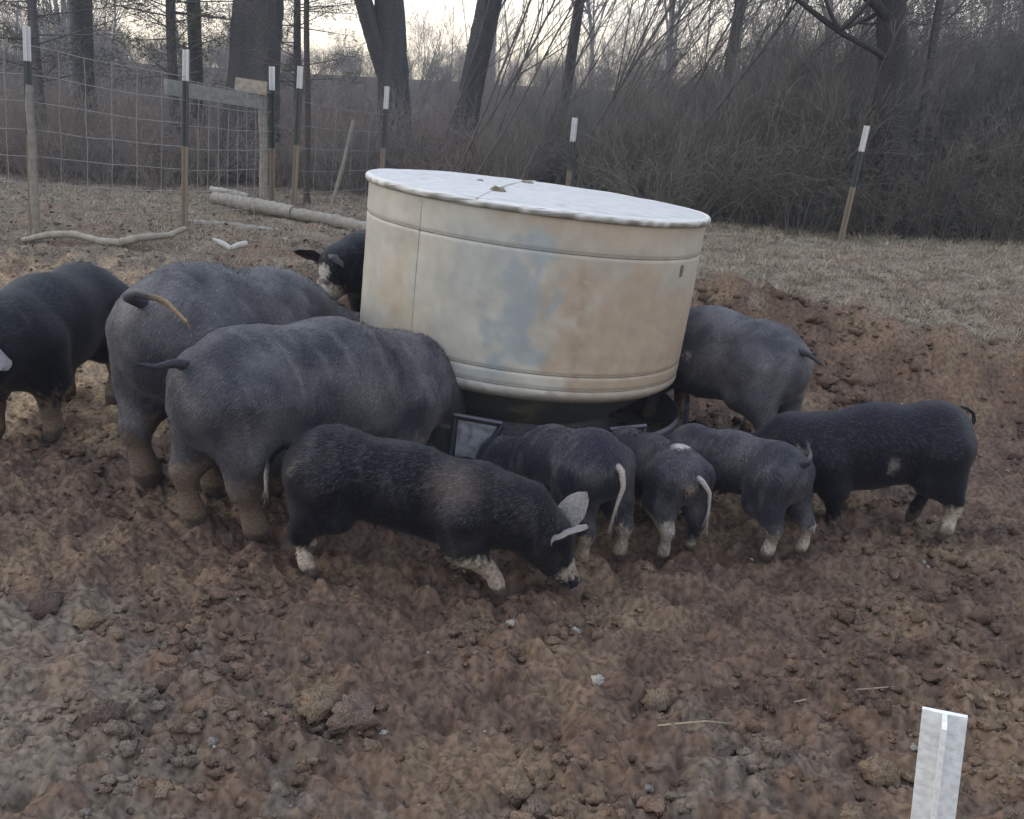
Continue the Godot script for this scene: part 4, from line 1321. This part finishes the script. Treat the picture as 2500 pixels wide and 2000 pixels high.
func build_thicket() -> void:
	rng.seed = 777
	var th := Node3D.new(); th.name = "thicket"; add_child(th)
	tag(th, "dense grey brown thicket of bare stems behind the right fence", "thicket", "", "stuff")
	var shapes := []
	for k in 5:
		var b := MB.new()
		for j in 9:
			var a := rf(0, TAU)
			limb(b, Vector3(cos(a), 0, sin(a)) * rf(0, 0.25), Vector3(cos(a) * rf(0.1, 0.5) + 0.22, 1.0, sin(a) * rf(0.1, 0.5)), rf(0.9, 1.9) if j < 8 else rf(1.8, 3.0), rf(0.008, 0.016), 1, {"col": Color(1, 1, 1), "levels": 4, "kids": [0, 8, 6, 4], "min_r": 0.0017, "rise": 0.05, "wobble": 0.14, "ang0": 0.25, "ang1": 0.8, "from": 0.12})
		shapes.append(b.mesh())
	for k in shapes.size():
		var xf := []; var cl := []
		for j in 190:
			var d := 10.9 + 9.5 * pow(rng.randf(), 1.3)
			var x := rf(-0.02, 0.80) * d
			if x < 0.20 * d and rng.randf() < 0.55: continue
			if d < 12.2 and absf(x / d - 0.37) < 0.055: continue
			var s := rf(0.42, 0.72) * lerpf(0.95, 1.45, ss(0.10, 0.38, x / d))
			if d < 11.0: s *= 0.85
			xf.append(Transform3D(Basis.from_euler(Vector3(rf(-0.1, 0.1), rf(-0.7, 0.7), rf(-0.12, 0.05))).scaled(Vector3.ONE * s), Vector3(x, gh(x, -d) - 0.05, -d)))
			var v := rf(0.8, 1.25)
			var c := Color(0.18, 0.158, 0.138).lerp(Color(0.140, 0.140, 0.120), rng.randf())
			cl.append(c * v)
		multi("stems", shapes[k], xf, cl, M.twig, th)
	# higher, thinner growth farther back
	for k in shapes.size():
		var xf := []; var cl := []
		for j in 24:
			var d := rf(18.0, 44.0)
			var x := rf(-0.8, 0.85) * d
			var u := x / d
			if u > -0.13 and u < 0.32 and rng.randf() < 0.5: continue
			var s := rf(0.7, 1.25) * (d / 25.0)
			if u < -0.12: s *= 0.62
			if u > -0.27 and u < -0.13:
				s *= 0.6
				if rng.randf() < 0.75: continue
			if d < 22.0 and u < 0.0: s *= 0.6
			xf.append(Transform3D(Basis.from_euler(Vector3(rf(-0.1, 0.1), rf(-0.7, 0.7), rf(-0.12, 0.05))).scaled(Vector3.ONE * s), Vector3(x, gh(x, -d) - 0.05, -d)))
			cl.append(Color(0.22, 0.20, 0.185) * rf(0.75, 1.2))
		multi("back_growth", shapes[k], xf, cl, M.twig, th)
	# ragged scrub over the far rise
	for k in shapes.size():
		var xf := []; var cl := []
		for j in 150:
			var d := rf(24.0, 60.0)
			var x := rf(-0.85, 0.9) * d
			xf.append(Transform3D(Basis.from_euler(Vector3(0, rf(0, TAU), 0)).scaled(Vector3.ONE * rf(0.35, 0.75)), Vector3(x, gh(x, -d) - 0.05, -d)))
			cl.append(Color(0.20, 0.175, 0.155) * rf(0.75, 1.2))
		multi("scrub", shapes[k], xf, cl, M.twig, th)
	# low weeds and brambles at the foot of the thicket and along the fence
	var wd := Node3D.new(); wd.name = "brush"; add_child(wd)
	tag(wd, "tangled brown weeds and brambles along the fence line", "brush", "", "stuff")
	for k in 3:
		var b := MB.new()
		for j in 26:
			var a := rf(0, TAU)
			limb(b, Vector3(cos(a), 0, sin(a)) * rf(0, 0.35), Vector3(cos(a) * rf(0.1, 0.9), 1.0, sin(a) * rf(0.1, 0.9)), rf(0.35, 0.9), rf(0.003, 0.005), 2, {"col": Color(1, 1, 1), "levels": 4, "kids": [0, 0, 4, 3], "min_r": 0.0016, "rise": -0.03, "wobble": 0.2, "from": 0.15})
		var m := b.mesh()
		var xf := []; var cl := []
		for j in 230:
			var d := 9.9 + 9.0 * rng.randf()
			var x := rf(-0.75, 0.85) * d
			if x > 0.15 * d and d > 13.0: d = rf(9.9, 12.5); x = rf(0.12, 0.8) * d
			if x < 0.12 * d and d < 11.5: continue
			xf.append(Transform3D(Basis.from_euler(Vector3(0, rf(0, TAU), 0)).scaled(Vector3.ONE * rf(0.7, 1.4)), Vector3(x, gh(x, -d) - 0.03, -d)))
			var c := Color(0.135, 0.115, 0.093).lerp(Color(0.11, 0.105, 0.085), rng.randf())
			if x < 0 : c = Color(0.22, 0.165, 0.125).lerp(Color(0.17, 0.16, 0.15), rng.randf())
			cl.append(c * rf(0.75, 1.2))
		multi("weeds", m, xf, cl, M.twig, wd)
	# far bare woods on the rise behind
	var fw := Node3D.new(); fw.name = "far_woods"; add_child(fw)
	tag(fw, "far bare woods on the rise behind the fence", "woods", "", "stuff")
	for k in 4:
		var b := MB.new()
		var oo := {"col": Color(1, 1, 1), "levels": 3, "kids": [16, 6, 4], "min_r": 0.004, "rise": 0.08, "wobble": 0.09, "from": 0.3, "ang0": 0.3, "ang1": 0.9}
		limb(b, Vector3.ZERO, Vector3(0.05, 1, 0), rf(6.0, 9.0), rf(0.07, 0.13), 0, oo)
		for j in 4:
			limb(b, Vector3(rf(-1.5, 1.5), 0, rf(-1.5, 1.5)), Vector3(rf(-0.2, 0.3), 1, 0), rf(2.0, 4.0), rf(0.02, 0.04), 1, {"col": Color(1, 1, 1), "levels": 3, "kids": [0, 10, 5], "min_r": 0.004, "rise": 0.08, "wobble": 0.1, "from": 0.08, "ang0": 0.3, "ang1": 0.9})
		var xf := []; var cl := []
		for j in 20:
			var d := rf(19.0, 62.0)
			var x := rf(-0.85, 0.9) * d
			var u := x / d
			if u > -0.235 and u < -0.165 and d > 20.0 and rng.randf() < 0.8: continue
			if d < 26.0 and u > -0.26 and u < 0.1 and rng.randf() < 0.75: continue
			if u > -0.13 and u < 0.35 and rng.randf() < 0.5: continue
			var s := rf(0.7, 1.2)
			if u > -0.26 and u < -0.13: s *= 0.45
			xf.append(Transform3D(Basis.from_euler(Vector3(0, rf(0, TAU), rf(-0.08, 0.04))).scaled(Vector3.ONE * s), Vector3(x, gh(x, -d) - 0.1, -d)))
			cl.append(Color(0.20, 0.19, 0.19) * rf(0.8, 1.25))
		multi("trees", b.mesh(), xf, cl, M.twig, fw)

# ------------------------------------------------------------------ near post
func build_near_post() -> void:
	var top := Vector3(0.452, 0.899, -0.85)
	var base := Vector3(0.525, -0.02, -0.85)
	t_post(base, top, 0.42, -0.40, 0.042, "white steel post close to the camera at the lower corner")

# ------------------------------------------------------------------ materials
func build_materials() -> void:
	noise_a.seed = 11; noise_a.frequency = 1.0; noise_a.fractal_octaves = 3
	noise_b.seed = 23; noise_b.frequency = 2.2; noise_b.fractal_octaves = 4
	noise_c.seed = 37; noise_c.frequency = 5.5; noise_c.fractal_octaves = 3
	for f in [noise_a, noise_b, noise_c]: f.noise_type = FastNoiseLite.TYPE_SIMPLEX_SMOOTH
	cell_a.seed = 5; cell_a.frequency = 11.0; cell_a.noise_type = FastNoiseLite.TYPE_CELLULAR
	cell_a.cellular_return_type = FastNoiseLite.RETURN_DISTANCE; cell_a.fractal_type = FastNoiseLite.FRACTAL_NONE
	cell_b.seed = 17; cell_b.frequency = 5.5; cell_b.noise_type = FastNoiseLite.TYPE_CELLULAR
	cell_b.cellular_return_type = FastNoiseLite.RETURN_DISTANCE; cell_b.fractal_type = FastNoiseLite.FRACTAL_NONE
	cell_b.cellular_distance_function = FastNoiseLite.DISTANCE_EUCLIDEAN
	var soil := noise_image(3, 0.035, 512, 0.4, 1.8)
	var soil_n := normal_tex(noise_image(4, 0.03, 512, 1.0, 1.0), 5.0)
	var fine := noise_image(6, 0.06, 512, 0.5, 1.8)
	var fine_n := normal_tex(noise_image(7, 0.08, 512, 1.3, 1.0), 4.0)
	M.earth = painted(0.92, tex(soil), 1.7, soil_n, 0.7, true)
	M.clod = painted(0.95, tex(fine), 5.0, fine_n, 0.8, true)
	M.earth.metallic_specular = 0.2
	M.clod.metallic_specular = 0.2
	M.hide = painted(0.50, tex(noise_image(8, 0.05, 512, 0.24, 1.88)), 2.5, fine_n, 0.55)
	M.hide.rim_enabled = true
	M.hide.rim = 0.12
	M.hide.metallic_specular = 0.2
	M.hide.rim_tint = 0.3
	M.bristle = painted(0.5)
	M.plastic = painted(0.55, tex(noise_image(9, 0.012, 512, 0.05, 1.92)), 1.3, fine_n, 0.03)
	M.rubber = painted(0.6, tex(fine), 3.0, fine_n, 0.3)
	M.galv = painted(0.45, tex(noise_image(10, 0.02, 256, 0.35, 1.8)), 3.0)
	M.wet_metal = painted(0.25)
	M.post_paint = painted(0.5, tex(noise_image(12, 0.05, 256, 0.12, 1.9)), 6.0, fine_n, 0.2)
	M.wire = painted(0.5)
	M.wood = painted(0.85, tex(noise_image(14, 0.03, 256, 0.14, 1.85)), 1.6, fine_n, 0.5)
	M.bark = painted(0.95, tex(fine), 1.2, fine_n, 1.2)
	M.twig = painted(0.9)
	M.straw = painted(0.8)
	M.needle = painted(0.8)

# ------------------------------------------------------------------ scene
func _ready() -> void:
	rng.seed = 20240
	var cam := Camera3D.new()
	cam.name = "camera"
	add_child(cam)
	cam.fov = 46.0
	cam.position = Vector3(0, 1.45, 0)
	cam.rotation_degrees = Vector3(-16.8, 0, 3.0)
	cam.far = 600.0
	cam.near = 0.05
	cam.current = true
	var we := WorldEnvironment.new()
	we.name = "world_environment"
	add_child(we)
	var env := Environment.new()
	we.environment = env
	env.background_mode = Environment.BG_SKY
	var sky := Sky.new()
	var sm := ProceduralSkyMaterial.new()
	sm.sky_top_color = lin(0.67, 0.77, 0.97)
	sm.sky_horizon_color = lin(1.0, 0.84, 0.57)
	sm.sky_energy_multiplier = 1.36
	sm.sky_curve = 0.14
	sm.ground_bottom_color = lin(0.10, 0.09, 0.08)
	sm.ground_horizon_color = lin(0.5, 0.45, 0.38)
	sky.sky_material = sm
	env.sky = sky
	env.tonemap_mode = Environment.TONE_MAPPER_LINEAR
	env.tonemap_exposure = 0.98
	env.sdfgi_enabled = true
	env.ssao_enabled = true
	env.ssil_enabled = true
	env.fog_enabled = true
	env.fog_density = 0.0022
	env.fog_light_color = lin(0.60, 0.66, 0.76)
	var sun := DirectionalLight3D.new()
	sun.name = "low_sun"
	add_child(sun)
	sun.light_energy = 0.42
	sun.light_color = Color(1.0, 0.93, 0.83)
	sun.light_angular_distance = 35.0
	sun.shadow_enabled = true
	sun.sky_mode = DirectionalLight3D.SKY_MODE_LIGHT_ONLY
	sun.look_at_from_position(Vector3(-10, 5.2, -2.2), Vector3.ZERO)
	build_materials()
	build_ground()
	build_thicket()
	build_trees()
	rng.seed = 99
	build_fence()
	build_logs()
	build_feeder()
	rng.seed = 55
	build_pigs()
	rng.seed = 31
	build_near_post()
	build_earth_detail()
	build_grass()
	rng.seed = 66
	build_litter()
